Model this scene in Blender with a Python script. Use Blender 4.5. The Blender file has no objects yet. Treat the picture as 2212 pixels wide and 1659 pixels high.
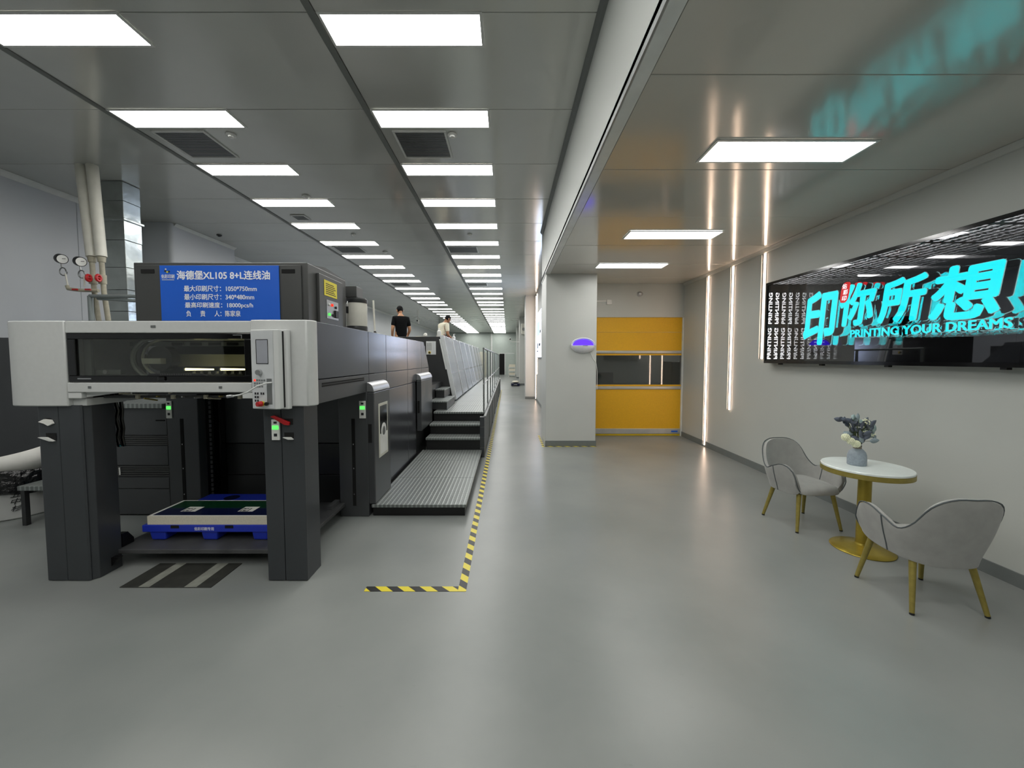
import bpy, bmesh, math, random
from mathutils import Vector, Matrix

random.seed(7)
sc = bpy.context.scene
C = sc.collection

# ------------------------------------------------------------------ camera, world, exposure
cam = bpy.data.cameras.new('camera'); cam_o = bpy.data.objects.new('camera', cam); C.objects.link(cam_o)
cam_o.location = (0, 0, 1.7); cam_o.rotation_euler = (math.radians(90 - 2.9), 0, 0)
cam.sensor_width = 36; cam.lens = 840 * 36 / 2212
cam.shift_x = 9 / 2212; cam.shift_y = -12.95 / 2212
cam.clip_start = .05; cam.clip_end = 200
sc.camera = cam_o
w = bpy.data.worlds.new('world'); sc.world = w; w.use_nodes = True
w.node_tree.nodes['Background'].inputs[0].default_value = (.55, .6, .6, 1)
w.node_tree.nodes['Background'].inputs[1].default_value = .05
vs = sc.view_settings
vs.view_transform = 'Standard'; vs.look = 'None'; vs.gamma = 1; vs.use_curve_mapping = False
vs.exposure = 0.0
LAMP = 16.0
sc.cycles.max_bounces = 9; sc.cycles.glossy_bounces = 9; sc.cycles.transparent_max_bounces = 16
sc.cycles.diffuse_bounces = 3; sc.cycles.use_light_tree = False

# ------------------------------------------------------------------ materials
def lin(c):
    if isinstance(c, str):
        c = tuple(int(c[i:i + 2], 16) / 255 for i in (0, 2, 4))
    return tuple(x / 12.92 if x <= .04045 else ((x + .055) / 1.055) ** 2.4 for x in c)
M = {}
def mat(name, col, rough=.5, metal=0., var=.06, scale=6., rvar=.05, bump=0., bscale=60., spec=.5, coat=0., emit=None, estr=0., bumpdist=.01, sheen=0.):
    m = bpy.data.materials.new(name); m.use_nodes = True
    nt = m.node_tree; N = nt.nodes; L = nt.links
    b = N['Principled BSDF']
    c = lin(col)
    tc = N.new('ShaderNodeTexCoord')
    nz = N.new('ShaderNodeTexNoise'); nz.inputs['Scale'].default_value = scale; nz.inputs['Detail'].default_value = 5
    L.new(tc.outputs['Object'], nz.inputs['Vector'])
    rp = N.new('ShaderNodeValToRGB')
    rp.color_ramp.elements[0].position = .3; rp.color_ramp.elements[1].position = .7
    rp.color_ramp.elements[0].color = tuple(x * (1 - var) for x in c) + (1,)
    rp.color_ramp.elements[1].color = tuple(min(1, x * (1 + var)) for x in c) + (1,)
    L.new(nz.outputs['Fac'], rp.inputs['Fac']); L.new(rp.outputs['Color'], b.inputs['Base Color'])
    mr = N.new('ShaderNodeMapRange'); mr.inputs['To Min'].default_value = max(0, rough - rvar); mr.inputs['To Max'].default_value = min(1, rough + rvar)
    L.new(nz.outputs['Fac'], mr.inputs['Value']); L.new(mr.outputs['Result'], b.inputs['Roughness'])
    b.inputs['Metallic'].default_value = metal
    b.inputs['Specular IOR Level'].default_value = spec
    b.inputs['Coat Weight'].default_value = coat
    b.inputs['Coat Roughness'].default_value = .08
    b.inputs['Sheen Weight'].default_value = sheen
    if emit:
        b.inputs['Emission Color'].default_value = lin(emit) + (1,); b.inputs['Emission Strength'].default_value = estr
    if bump:
        n2 = N.new('ShaderNodeTexNoise'); n2.inputs['Scale'].default_value = bscale; n2.inputs['Detail'].default_value = 3
        L.new(tc.outputs['Object'], n2.inputs['Vector'])
        bp = N.new('ShaderNodeBump'); bp.inputs['Strength'].default_value = bump; bp.inputs['Distance'].default_value = bumpdist
        L.new(n2.outputs['Fac'], bp.inputs['Height']); L.new(bp.outputs['Normal'], b.inputs['Normal'])
    M[name] = m
    return m
def emis(name, col, strength):
    m = bpy.data.materials.new(name); m.use_nodes = True
    nt = m.node_tree; nt.nodes.clear()
    o = nt.nodes.new('ShaderNodeOutputMaterial'); e = nt.nodes.new('ShaderNodeEmission')
    e.inputs[0].default_value = lin(col) + (1,); e.inputs[1].default_value = strength
    nt.links.new(e.outputs[0], o.inputs[0]); M[name] = m
    return m
def glassy(name, trans_col, fac, gloss_rough=.02, gloss_col=(1, 1, 1)):
    m = bpy.data.materials.new(name); m.use_nodes = True
    nt = m.node_tree; nt.nodes.clear(); N = nt.nodes; L = nt.links
    o = N.new('ShaderNodeOutputMaterial'); mx = N.new('ShaderNodeMixShader'); t = N.new('ShaderNodeBsdfTransparent'); g = N.new('ShaderNodeBsdfGlossy')
    t.inputs[0].default_value = tuple(trans_col) + (1,); g.inputs['Color'].default_value = tuple(gloss_col) + (1,); g.inputs['Roughness'].default_value = gloss_rough
    mx.inputs[0].default_value = fac
    L.new(t.outputs[0], mx.inputs[1]); L.new(g.outputs[0], mx.inputs[2]); L.new(mx.outputs[0], o.inputs[0]); M[name] = m
    return m

mat('ceiling_panel', 'c6c7c1', .15, .25, .03, 1.2, .05, .035, 2.2, .5, bumpdist=.02)
mat('ceiling_rail', '6f726e', .45)
mat('soffit_panel', 'cbc9c1', .125, .2, .03, 1.2, .02, .05, 2.4, .5, bumpdist=.02)
mat('ceiling_void', '2a2c2b', .8)
mat('wall_paint', 'b9bcb7', .42, 0, .02, 1.5, .04)
mat('wall_panel', 'c2c6ca', .33, 0, .03, 1.0, .04, .03, 1.6, bumpdist=.02)
mat('wall_far', 'b3bdb6', .5, 0, .03)
mat('column_paint', 'bfc1bd', .4, 0, .02, 2, .04)
mat('baseboard', '6c7170', .4)
mat('trim_white', 'dfe1de', .2)
mat('lamp_frame', 'cfd0cc', .35)
emis('lamp_face', 'fffefa', LAMP)
emis('led_warm', 'ffdcc2', 14.0)
mat('aluminium', 'b9babb', .33, .9, .03, rvar=.03)
mat('aluminium_dull', '8f9291', .4, .8, .05)
mat('hood_grey', 'c6c8c6', .34, 0, .02, 30, .03)
mat('panel_light', 'cdcfcd', .34, 0, .02)
mat('press_dark', '484a4c', .32, .25, .05, 3, .03)
mat('press_gloss', '5a5c62', .2, .6, .05, 2, .04)
mat('press_black', '2b2c2d', .35, 0, .06)
mat('press_leg', '3d4043', .33, .15, .05, 4, .03)
mat('box_grey', '4a4b4a', .35, .2, .04, 4)
mat('black', '0b0b0c', .4)
mat('black_gloss', '0a0a0b', .12, coat=.3)
mat('void', '050505', .9)
mat('sign_blue', '1a5ecb', .4, 0, .02)
mat('sign_white', 'eef0f4', .5)
mat('label_yellow', 'd8c92a', .5)
mat('label_white', 'd5d6d2', .5)
mat('paper_cream', 'dcd5c2', .7, 0, .06, 90)
mat('paper_white', 'e6e5df', .7)
mat('sheet_navy', '131a3e', .18, 0, .04)
mat('sheet_green', '0f3a22', .18, 0, .04)
mat('pallet_blue', '2338b8', .35, 0, .05)
mat('lift_steel', '545556', .5, .4, .25, 7, .12, .1, 40)
mat('floor_mat', '2f302c', .6, 0, .3, 12)
mat('floor_worn', '86887f', .6, 0, .2, 14)
mat('red_plastic', 'b3161c', .35)
mat('yellow_plastic', 'd6b81c', .4)
emis('green_lamp', '4dff52', 2.2)
emis('red_lamp', 'ff3020', 2.0)
emis('tube_warm', 'fff2b0', 5.0)
emis('zapper_uv', '4c2dff', 2.6)
mat('zapper_white', 'dedfe4', .35)
mat('door_yellow', 'dba816', .55, 0, .04, 40, .04, .15, 90, bumpdist=.003)
mat('door_bar', 'b9b9b5', .35, .4)
mat('chair_fabric', '9a9a96', .75, 0, .07, 14, .05, .12, 220, .3, bumpdist=.002, sheen=.25)
mat('chair_piping', '4e5456', .6)
mat('brass', '9a8c48', .4, .5, .12, 30, .06)
mat('brass_base', 'a8943a', .33, .65, .1, 12, .03)
mat('marble', 'e4ebe8', .14, 0, .05, 5, .03, coat=.2)
mat('vase', '8f9aa3', .5, 0, .12, 60, .05, .2, 160, bumpdist=.002)
mat('vase_neck', '80796c', .55, 0, .12, 30)
mat('leaf_navy', '5b6270', .6, 0, .2, 30)
mat('leaf_grey', '8f9da3', .65, 0, .15, 30)
mat('leaf_teal', '9cafae', .65, 0, .15, 30)
mat('stem_green', '4d5a33', .6)
mat('petal', 'eef0d2', .7, 0, .06, 60, .05, .4, 120, bumpdist=.004)
mat('pipe_white', 'd8d6cb', .5, 0, .05, 9)
mat('pipe_old', 'a9a491', .5, 0, .12, 20)
mat('pipe_grey', '8d9594', .4, .3, .06)
mat('galvanised', 'aab0ae', .19, .85, .14, 5, .06, .25, 3.0, bumpdist=.03)
mat('gauge_black', '17181a', .36)
mat('gauge_face', 'e9eae6', .5)
mat('bin_white', 'b9bab8', .45, 0, .05, 5)
mat('bag_black', '0f1012', .2, 0, .1, 8, .05, .6, 16, bumpdist=.05)
mat('ink', '15161a', .6)
mat('skin', 'c0906e', .55, 0, .05, 20)
mat('skin_tan', '9d6f50', .55, 0, .05, 20)
mat('hair', '0b0a0a', .75, 0, .1, 60, .05, .8, 160, .2, bumpdist=.008)
mat('shirt_black', '070709', .85, 0, .1, 20, .05, .35, 22, .2, bumpdist=.012)
mat('shirt_cream', 'dcd6c0', .8, 0, .05, 20, .05, .35, 22, bumpdist=.012)
mat('trousers', '23262d', .8, 0, .1, 20)
mat('guard_silver', 'd0d4e0', .16, .6, .03, 2, .05)
mat('guard_edge', 'c9cccd', .35, .1)
mat('feeder_cream', 'd6d4c2', .4)
mat('plastic_white', 'dcdcd8', .4)
mat('rag_purple', '5b3a58', .9, 0, .3, 30)
mat('rail_steel', '7d8280', .34, .75, .06)
mat('skirt_dark', '4b4e4d', .45, .4, .1, 6)
mat('screen_grey', '9a9da4', .15, 0, .04, 9)
mat('letter_back', '0f2627', .5)
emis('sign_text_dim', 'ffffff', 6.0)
emis('letter_cyan', '1ce6ee', 13)
emis('letter_edge', 'bff6f2', 5)
emis('seal_red', 'd61f22', 10)
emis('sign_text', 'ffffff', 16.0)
emis('poster_light', 'd6e4ff', 8.0)
emis('poster_blue', '7fa8dd', 4)
mat('machine_cream', 'c2c2b6', .5)
glassy('sign_tint', (.34, .34, .35), .03)
glassy('half_mirror', (1, 1, 1), .74, .004, (.98, .98, .98))
m = bpy.data.materials.new('back_mirror'); m.use_nodes = True
bb = m.node_tree.nodes['Principled BSDF']; bb.inputs['Base Color'].default_value = (.93, .94, .94, 1); bb.inputs['Metallic'].default_value = 1; bb.inputs['Roughness'].default_value = .006
M['back_mirror'] = m
glassy('window_glass', (.8, .81, .77), .06)
glassy('door_pvc', (.62, .625, .62), .07, .04)

# floor: worn grey-green epoxy with scuffs
def floor_material():
    m = bpy.data.materials.new('epoxy_floor'); m.use_nodes = True
    nt = m.node_tree; N = nt.nodes; L = nt.links; b = N['Principled BSDF']
    tc = N.new('ShaderNodeTexCoord')
    def noise(scale, detail=5, stretch=None, rough=.55):
        n = N.new('ShaderNodeTexNoise'); n.inputs['Scale'].default_value = scale; n.inputs['Detail'].default_value = detail; n.inputs['Roughness'].default_value = rough
        if stretch:
            mp = N.new('ShaderNodeMapping'); mp.inputs['Scale'].default_value = stretch; mp.inputs['Rotation'].default_value = (0, 0, .5)
            L.new(tc.outputs['Object'], mp.inputs['Vector']); L.new(mp.outputs['Vector'], n.inputs['Vector'])
        else:
            L.new(tc.outputs['Object'], n.inputs['Vector'])
        return n
    a = noise(.7); d = noise(9, 6, (1, 3.5, 1), .7); e = noise(1.1, 2, (1.3, .8, 1), .5)
    r = N.new('ShaderNodeValToRGB'); r.color_ramp.elements[0].position = .3; r.color_ramp.elements[1].position = .72
    r.color_ramp.elements[0].color = lin('747977') + (1,); r.color_ramp.elements[1].color = lin('8a8d8a') + (1,)
    L.new(a.outputs['Fac'], r.inputs['Fac'])
    r2 = N.new('ShaderNodeValToRGB'); r2.color_ramp.elements[0].position = .66; r2.color_ramp.elements[1].position = .82
    L.new(d.outputs['Fac'], r2.inputs['Fac'])
    mx = N.new('ShaderNodeMixRGB'); mx.inputs[2].default_value = lin('4c514f') + (1,)
    mul = N.new('ShaderNodeMath'); mul.operation = 'MULTIPLY'; mul.inputs[1].default_value = .32
    L.new(r2.outputs['Color'], mul.inputs[0]); L.new(mul.outputs[0], mx.inputs[0]); L.new(r.outputs['Color'], mx.inputs[1])
    L.new(mx.outputs[0], b.inputs['Base Color'])
    rr = N.new('ShaderNodeMapRange'); rr.inputs['From Min'].default_value = 0; rr.inputs['From Max'].default_value = 1
    rr.inputs['To Min'].default_value = .262; rr.inputs['To Max'].default_value = .37
    L.new(e.outputs['Fac'], rr.inputs['Value']); L.new(rr.outputs['Result'], b.inputs['Roughness'])
    bp = N.new('ShaderNodeBump'); bp.inputs['Strength'].default_value = .06; bp.inputs['Distance'].default_value = .02
    f = noise(1.6, 4); L.new(f.outputs['Fac'], bp.inputs['Height']); L.new(bp.outputs['Normal'], b.inputs['Normal'])
    b.inputs['Specular IOR Level'].default_value = .5
    M['epoxy_floor'] = m
floor_material()

def hazard_material(name, along):
    m = bpy.data.materials.new(name); m.use_nodes = True
    nt = m.node_tree; N = nt.nodes; L = nt.links; b = N['Principled BSDF']
    tc = N.new('ShaderNodeTexCoord'); sp = N.new('ShaderNodeSeparateXYZ'); L.new(tc.outputs['Object'], sp.inputs[0])
    ad = N.new('ShaderNodeMath'); ad.operation = 'MULTIPLY_ADD'
    if along == 'y':
        L.new(sp.outputs['X'], ad.inputs[0]); ad.inputs[1].default_value = .9; L.new(sp.outputs['Y'], ad.inputs[2])
    else:
        L.new(sp.outputs['Y'], ad.inputs[0]); ad.inputs[1].default_value = 1.1; L.new(sp.outputs['X'], ad.inputs[2])
    dv = N.new('ShaderNodeMath'); dv.operation = 'DIVIDE'; dv.inputs[1].default_value = .165
    fr = N.new('ShaderNodeMath'); fr.operation = 'FRACT'; gt = N.new('ShaderNodeMath'); gt.operation = 'GREATER_THAN'; gt.inputs[1].default_value = .5
    L.new(ad.outputs[0], dv.inputs[0]); L.new(dv.outputs[0], fr.inputs[0]); L.new(fr.outputs[0], gt.inputs[0])
    mx = N.new('ShaderNodeMixRGB'); mx.inputs[1].default_value = lin('17181a') + (1,); mx.inputs[2].default_value = lin('dccb35') + (1,)
    L.new(gt.outputs[0], mx.inputs[0]); L.new(mx.outputs[0], b.inputs['Base Color']); b.inputs['Roughness'].default_value = .4
    M[name] = m
hazard_material('hazard_y', 'y'); hazard_material('hazard_x', 'x')

def checker_plate_material():
    m = bpy.data.materials.new('checker_plate'); m.use_nodes = True
    nt = m.node_tree; N = nt.nodes; L = nt.links; b = N['Principled BSDF']
    tc = N.new('ShaderNodeTexCoord'); sp = N.new('ShaderNodeSeparateXYZ'); L.new(tc.outputs['Object'], sp.inputs[0])
    def sn(out, period, absval=False):
        k = N.new('ShaderNodeMath'); k.operation = 'MULTIPLY'; k.inputs[1].default_value = 2 * math.pi / period
        s = N.new('ShaderNodeMath'); s.operation = 'SINE'
        L.new(out, k.inputs[0]); L.new(k.outputs[0], s.inputs[0]); return s.outputs[0]
    sx = sn(sp.outputs['X'], .046); sy = sn(sp.outputs['Y'], .06)
    h = N.new('ShaderNodeMath'); h.operation = 'MULTIPLY_ADD'; L.new(sy, h.inputs[0]); h.inputs[1].default_value = .35; L.new(sx, h.inputs[2])
    mr = N.new('ShaderNodeMapRange'); mr.inputs['From Min'].default_value = .1; mr.inputs['From Max'].default_value = .8; L.new(h.outputs[0], mr.inputs['Value'])
    r = N.new('ShaderNodeValToRGB'); r.color_ramp.elements[0].color = lin('787d7b') + (1,); r.color_ramp.elements[1].color = lin('9aa09d') + (1,)
    L.new(mr.outputs['Result'], r.inputs['Fac']); L.new(r.outputs['Color'], b.inputs['Base Color'])
    bp = N.new('ShaderNodeBump'); bp.inputs['Strength'].default_value = .4; bp.inputs['Distance'].default_value = .003
    L.new(mr.outputs['Result'], bp.inputs['Height']); L.new(bp.outputs['Normal'], b.inputs['Normal'])
    b.inputs['Metallic'].default_value = .5; b.inputs['Roughness'].default_value = .38
    M['checker_plate'] = m
checker_plate_material()

# ------------------------------------------------------------------ mesh building helpers
ORG = {}
class MB:
    def __init__(s): s.v = []; s.f = []
    def add(s, vs_, fs_):
        o = len(s.v); s.v += [tuple(v) for v in vs_]; s.f += [tuple(i + o for i in f) for f in fs_]; return s
    def box(s, x0, x1, y0, y1, z0, z1):
        return s.add([(x0,y0,z0),(x1,y0,z0),(x1,y1,z0),(x0,y1,z0),(x0,y0,z1),(x1,y0,z1),(x1,y1,z1),(x0,y1,z1)],
                     [(0,3,2,1),(4,5,6,7),(0,1,5,4),(1,2,6,5),(2,3,7,6),(3,0,4,7)])
    def prism(s, poly, axis, a, b):
        n = len(poly)
        def p(q, t): return {'x': (t, q[0], q[1]), 'y': (q[0], t, q[1]), 'z': (q[0], q[1], t)}[axis]
        return s.add([p(q, a) for q in poly] + [p(q, b) for q in poly],
                     [tuple(range(n)), tuple(range(n, 2*n))[::-1]] + [(i, (i+1) % n, n+(i+1) % n, n+i) for i in range(n)])
    def cyl(s, p0, p1, r0, r1=None, n=16):
        r1 = r0 if r1 is None else r1
        p0 = Vector(p0); p1 = Vector(p1); d = (p1-p0).normalized()
        a = d.orthogonal().normalized(); b = d.cross(a)
        vs_ = []
        for p, r in ((p0, r0), (p1, r1)):
            for i in range(n):
                t = 2*math.pi*i/n; vs_.append(p + a*r*math.cos(t) + b*r*math.sin(t))
        return s.add(vs_, [tuple(range(n))[::-1], tuple(range(n, 2*n))] + [(i, (i+1) % n, n+(i+1) % n, n+i) for i in range(n)])
    def tube(s, path, r, n=8, closed=False):
        P = [Vector(p) for p in path]; k = len(P); rs = r if isinstance(r, (list, tuple)) else [r]*k
        vs_ = []; up = None
        for i, p in enumerate(P):
            if closed: d = P[(i+1) % k]-P[i-1]
            else: d = P[min(i+1, k-1)]-P[max(i-1, 0)]
            d.normalize()
            if up is None: up = d.orthogonal().normalized()
            a = (up - d*up.dot(d))
            a = a.normalized() if a.length > 1e-6 else d.orthogonal().normalized()
            up = a; b = d.cross(a)
            for j in range(n):
                t = 2*math.pi*j/n; vs_.append(p + a*rs[i]*math.cos(t) + b*rs[i]*math.sin(t))
        fs_ = []
        for i in range(k if closed else k-1):
            i2 = (i+1) % k
            for j in range(n): fs_.append((i*n+j, i*n+(j+1) % n, i2*n+(j+1) % n, i2*n+j))
        if not closed: fs_ += [tuple(range(n))[::-1], tuple(range((k-1)*n, k*n))]
        return s.add(vs_, fs_)
    def lathe(s, cx, cy, prof, n=32):
        vs_ = []; k = len(prof)
        for r, z in prof:
            for j in range(n):
                t = 2*math.pi*j/n; vs_.append((cx+r*math.cos(t), cy+r*math.sin(t), z))
        fs_ = [(i*n+j, i*n+(j+1) % n, (i+1)*n+(j+1) % n, (i+1)*n+j) for i in range(k-1) for j in range(n)]
        if prof[0][0] > 1e-6: fs_.append(tuple(range(n))[::-1])
        if prof[-1][0] > 1e-6: fs_.append(tuple(range((k-1)*n, k*n)))
        return s.add(vs_, fs_)
    def ball(s, c, r, nu=14, nv=9):
        rx, ry, rz = r if isinstance(r, (list, tuple)) else (r, r, r)
        vs_ = [(c[0], c[1], c[2]-rz)]
        for i in range(1, nv):
            a = -math.pi/2 + math.pi*i/nv
            for j in range(nu):
                t = 2*math.pi*j/nu; vs_.append((c[0]+rx*math.cos(a)*math.cos(t), c[1]+ry*math.cos(a)*math.sin(t), c[2]+rz*math.sin(a)))
        vs_.append((c[0], c[1], c[2]+rz)); L_ = len(vs_)-1; fs_ = []
        for j in range(nu):
            fs_.append((0, 1+(j+1) % nu, 1+j)); fs_.append((L_, 1+(nv-2)*nu+j, 1+(nv-2)*nu+(j+1) % nu))
            for i in range(nv-2): fs_.append((1+i*nu+j, 1+i*nu+(j+1) % nu, 1+(i+1)*nu+(j+1) % nu, 1+(i+1)*nu+j))
        return s.add(vs_, fs_)
    def build(s, name, material, root=None, parent=None, bevel=0., smooth=False, seg=2, org=None):
        me = bpy.data.meshes.new(name)
        if root is not None: o0 = ORG[root.name]
        elif org is not None: o0 = Vector(org)
        else:
            xs, ys, zs = zip(*s.v); o0 = Vector(((min(xs)+max(xs))/2, (min(ys)+max(ys))/2, min(zs)))
        me.from_pydata([tuple(Vector(v)-o0) for v in s.v], [], s.f)
        bm = bmesh.new(); bm.from_mesh(me); bmesh.ops.recalc_face_normals(bm, faces=bm.faces); bm.to_mesh(me); bm.free()
        me.materials.append(M[material])
        if smooth:
            me.polygons.foreach_set('use_smooth', [True]*len(me.polygons)); me.set_sharp_from_angle(angle=math.radians(38))
        o = bpy.data.objects.new(name, me); C.objects.link(o)
        if root is not None: o.parent = parent or root
        else: o.location = o0; ORG[o.name] = o0
        if bevel:
            bv = o.modifiers.new('edge', 'BEVEL'); bv.width = bevel; bv.segments = seg; bv.limit_method = 'ANGLE'; bv.angle_limit = math.radians(40)
        return o
def B(x0, x1, y0, y1, z0, z1): return MB().box(x0, x1, y0, y1, z0, z1)
def tag(o, label=None, cat=None, group=None, kind=None):
    if label: o['label'] = label
    if cat: o['category'] = cat
    if group: o['group'] = group
    if kind: o['kind'] = kind
    return o
def root(name, loc, label, cat, group=None, kind=None):
    o = bpy.data.objects.new(name, None); C.objects.link(o); o.location = loc; ORG[o.name] = Vector(loc); o.empty_display_size = .1
    return tag(o, label, cat, group, kind)
def copy_tree(o, parent=None):
    c = o.copy(); C.objects.link(c)
    if parent is not None: c.parent = parent
    for ch in list(o.children): copy_tree(ch, c)
    return c
def structure(mb, name, material, label, cat, bevel=0., smooth=False):
    return tag(mb.build(name, material, bevel=bevel, smooth=smooth), label, cat, None, 'structure')
ORD = ('first second third fourth fifth sixth seventh eighth ninth tenth eleventh twelfth thirteenth fourteenth fifteenth sixteenth '
       'seventeenth eighteenth nineteenth twentieth twenty-first twenty-second twenty-third twenty-fourth twenty-fifth twenty-sixth '
       'twenty-seventh twenty-eighth twenty-ninth thirtieth thirty-first thirty-second thirty-third thirty-fourth thirty-fifth').split()

FRONT = Matrix(((1,0,0),(0,0,-1),(0,1,0)))          # text in the XZ plane, facing -Y
LEFTW = Matrix(((0,0,-1),(-1,0,0),(0,1,0)))         # text on the right wall, facing -X, reading towards -Y
UPF = Matrix(((1,0,0),(0,1,0),(0,0,1)))             # text lying flat, facing up
def text_mesh(body, bold=0., extrude=0., shear=0., res=4):
    cu = bpy.data.curves.new('t', 'FONT'); cu.body = body; cu.size = 1; cu.offset = bold; cu.extrude = extrude; cu.shear = shear; cu.resolution_u = res
    cu.align_x = 'LEFT'
    to = bpy.data.objects.new('t', cu); C.objects.link(to)
    bpy.context.view_layer.update()
    me = bpy.data.meshes.new_from_object(to.evaluated_get(bpy.context.evaluated_depsgraph_get()))
    bpy.data.objects.remove(to); bpy.data.curves.remove(cu)
    return me
def lettering(name, body, origin, rot, width, height, material, root_o, parent=None, bold=0., depth=.002, shear=0., res=3):
    """text fitted into width x height with its lower left corner at origin; bold thickens the strokes"""
    me = text_mesh(body, 0., .5, shear, res)
    if not me.vertices: return None
    co = [v.co.copy() for v in me.vertices]; polys = [tuple(p.vertices) for p in me.polygons]
    bpy.data.meshes.remove(me)
    offs = [(0, 0)]
    if bold: offs = [(bold*math.cos(t), bold*math.sin(t)) for t in [2*math.pi*q/8 for q in range(8)]] + [(0, 0)]
    xs = [c.x for c in co]; ys = [c.y for c in co]
    x0, x1, y0, y1 = min(xs)-bold, max(xs)+bold, min(ys)-bold, max(ys)+bold
    o0 = ORG[root_o.name]; V2 = []; F2 = []
    for n_, (dx, dy) in enumerate(offs):
        k0 = len(V2)
        for c in co:
            p = Vector(((c.x+dx-x0)/(x1-x0)*width, (c.y+dy-y0)/(y1-y0)*height, (c.z+.5)*depth*(1+.03*n_)))
            V2.append(tuple(rot @ p + Vector(origin) - o0))
        F2 += [tuple(i+k0 for i in f) for f in polys]
    me = bpy.data.meshes.new(name); me.from_pydata(V2, [], F2); me.materials.append(M[material])
    o = bpy.data.objects.new(name, me); C.objects.link(o); o.parent = parent or root_o
    return o

# ------------------------------------------------------------------ the room
CH = 4.30; SH = 3.30; XR = 3.80; XL = -7.03; YB = 40.5; Y0 = -5.0; XB = .72
structure(B(XL-.2, 6.2, Y0-.1, YB+.3, -.1, 0), 'floor', 'epoxy_floor', 'grey-green epoxy floor running through the whole hall', 'floor')

# main ceiling: rows of steel panels between two darker rails
ceil = structure(B(XL-.1, 1.4, Y0, YB+.2, CH+.03, CH+.1), 'ceiling', 'ceiling_void', 'high grey steel panel ceiling over the press hall', 'ceiling')
PITCH = 1.144
cols = [(XL, -4.27), (-4.21, -1.51), (-1.45, XB+.44)]
proto = {}
nrow0 = int((Y0-3.07)/PITCH)
for ci, (xa, xb) in enumerate(cols):
    for k in range(nrow0, 33):
        ya = 3.07 + PITCH*k
        if ya + PITCH > YB+.1: continue
        if ci not in proto:
            o = MB().box(xa+.002, xb-.002, 0, PITCH-.006, CH, CH+.028).build('ceiling_panel', 'ceiling_panel', org=(0, 0, CH), bevel=.003, seg=1)
            o.parent = ceil
            proto[ci] = o
            o0 = o
        else:
            o0 = proto[ci].copy(); C.objects.link(o0)
        o0.location = Vector((0, ya, CH + random.uniform(0.001, .003))) - ORG[ceil.name]
        o0.rotation_euler = (random.uniform(0, .0012), 0, 0)
for x in (-4.24, -1.48):
    B(x-.028, x+.028, Y0, YB, CH-.006, CH+.03).build('ceiling_rail', 'ceiling_rail', root=ceil)

# lower ceiling over the seating corner
sof = structure(B(XB, XR+.2, Y0, 8.6, SH+.03, SH+.1), 'ceiling_soffit', 'ceiling_void', 'low grey steel panel ceiling over the table and chairs', 'ceiling')
for k in range(-7, 6):
    ya = 2.287 + 1.11*k; yb = min(ya+1.104, 8.5)
    o = B(XB+.09, XR, ya, yb, SH, SH+.028).build('ceiling_panel', 'soffit_panel', root=sof, bevel=.002, seg=1)
    # each sheet hangs slightly out of plane
    o.location = (0, 0, random.uniform(0.001, .004))
B(XB-.0, XB+.085, Y0, 8.45, SH-.004, SH+.03).build('edge_strip', 'trim_white', root=sof, bevel=.003, seg=1)
structure(B(XB, XB+.06, Y0, 7.46, SH+.03, CH+.02), 'beam', 'wall_paint', 'pale drop beam face between the two ceiling heights', 'beam')
structure(B(XB-.012, XB-.001, Y0, 7.46, SH-.004, SH+.035), 'trim_1', 'aluminium_dull', 'thin metal edge along the foot of the drop beam', 'trim')
structure(MB().prism([(XB-.05, CH), (XB, CH), (XB, CH-.05), (XB-.02, CH-.035)], 'y', Y0, 8.2), 'trim_2', 'ceiling_rail', 'grey cove along the top of the drop beam', 'trim')

# walls
structure(B(XR, XR+.15, Y0, 8.6, 0, SH+.1), 'wall_right', 'wall_paint', 'plain pale grey wall behind the table and chairs', 'wall')
structure(B(XR-.012, XR-.0005, Y0, 8.44, 0, .105), 'baseboard_right', 'baseboard', 'dark grey skirting along the wall behind the chairs', 'baseboard')
structure(MB().prism([(XR, SH), (XR-.05, SH), (XR-.03, SH-.02), (XR-.012, SH-.045), (XR, SH-.05)], 'y', Y0, 8.44), 'trim_3', 'wall_paint', 'sealed grey cove where the seating wall meets the ceiling', 'trim')
DY = 8.45
wd = structure(B(1.70, XR, DY, DY+.12, 2.585, SH+.1), 'wall_door', 'wall_paint', 'pale grey wall strip above the yellow roller door', 'wall')
structure(B(1.70, 1.90, DY, DY+.12, 0, 2.583), 'wall_door_side', 'wall_paint', 'narrow wall strip between column and yellow door', 'wall')
colm = structure(B(.73, 1.70, 7.47, 8.44, 0, CH+.02), 'column', 'column_paint', 'wide pale square column carrying the insect trap', 'column', bevel=.012)
structure(B(.722, 1.708, 7.458, 7.469, 0.0005, .105), 'baseboard_column', 'baseboard', 'dark grey skirting on the face of the wide column', 'baseboard')
structure(B(1.702, 1.735, 7.9, 8.445, 0, SH), 'trim_4', 'trim_white', 'pale vertical conduit strip beside the yellow door', 'trim')
wl = structure(B(XL-.15, XL-.03, Y0, YB, 0, CH+.05), 'wall_left', 'ceiling_void', 'grey panel wall along the far side of the press', 'wall')
pw = None
for k in range(-8, 31):
    ya = 4.17 + 1.15*k
    if ya < Y0 or ya+1.15 > YB: continue
    if pw is None:
        pw = B(XL-.03, XL, 0, 1.145, .0, CH).build('wall_panel', 'wall_panel', org=(XL, 0, 0), bevel=.003, seg=1); o = pw; o.parent = wl
    else:
        o = pw.copy(); C.objects.link(o)
    o.location = Vector((XL, ya, 0)) - ORG[wl.name]; o.rotation_euler = (0, 0, random.uniform(-.001, .001))
def cove(y0, y1, x, n, lab):
    prof = [(x, CH), (x+.07, CH), (x+.045, CH-.012), (x+.018, CH-.035), (x, CH-.07)]
    return structure(MB().prism(prof, 'y', y0, y1), n, 'trim_white', lab, 'trim', smooth=True)
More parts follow.
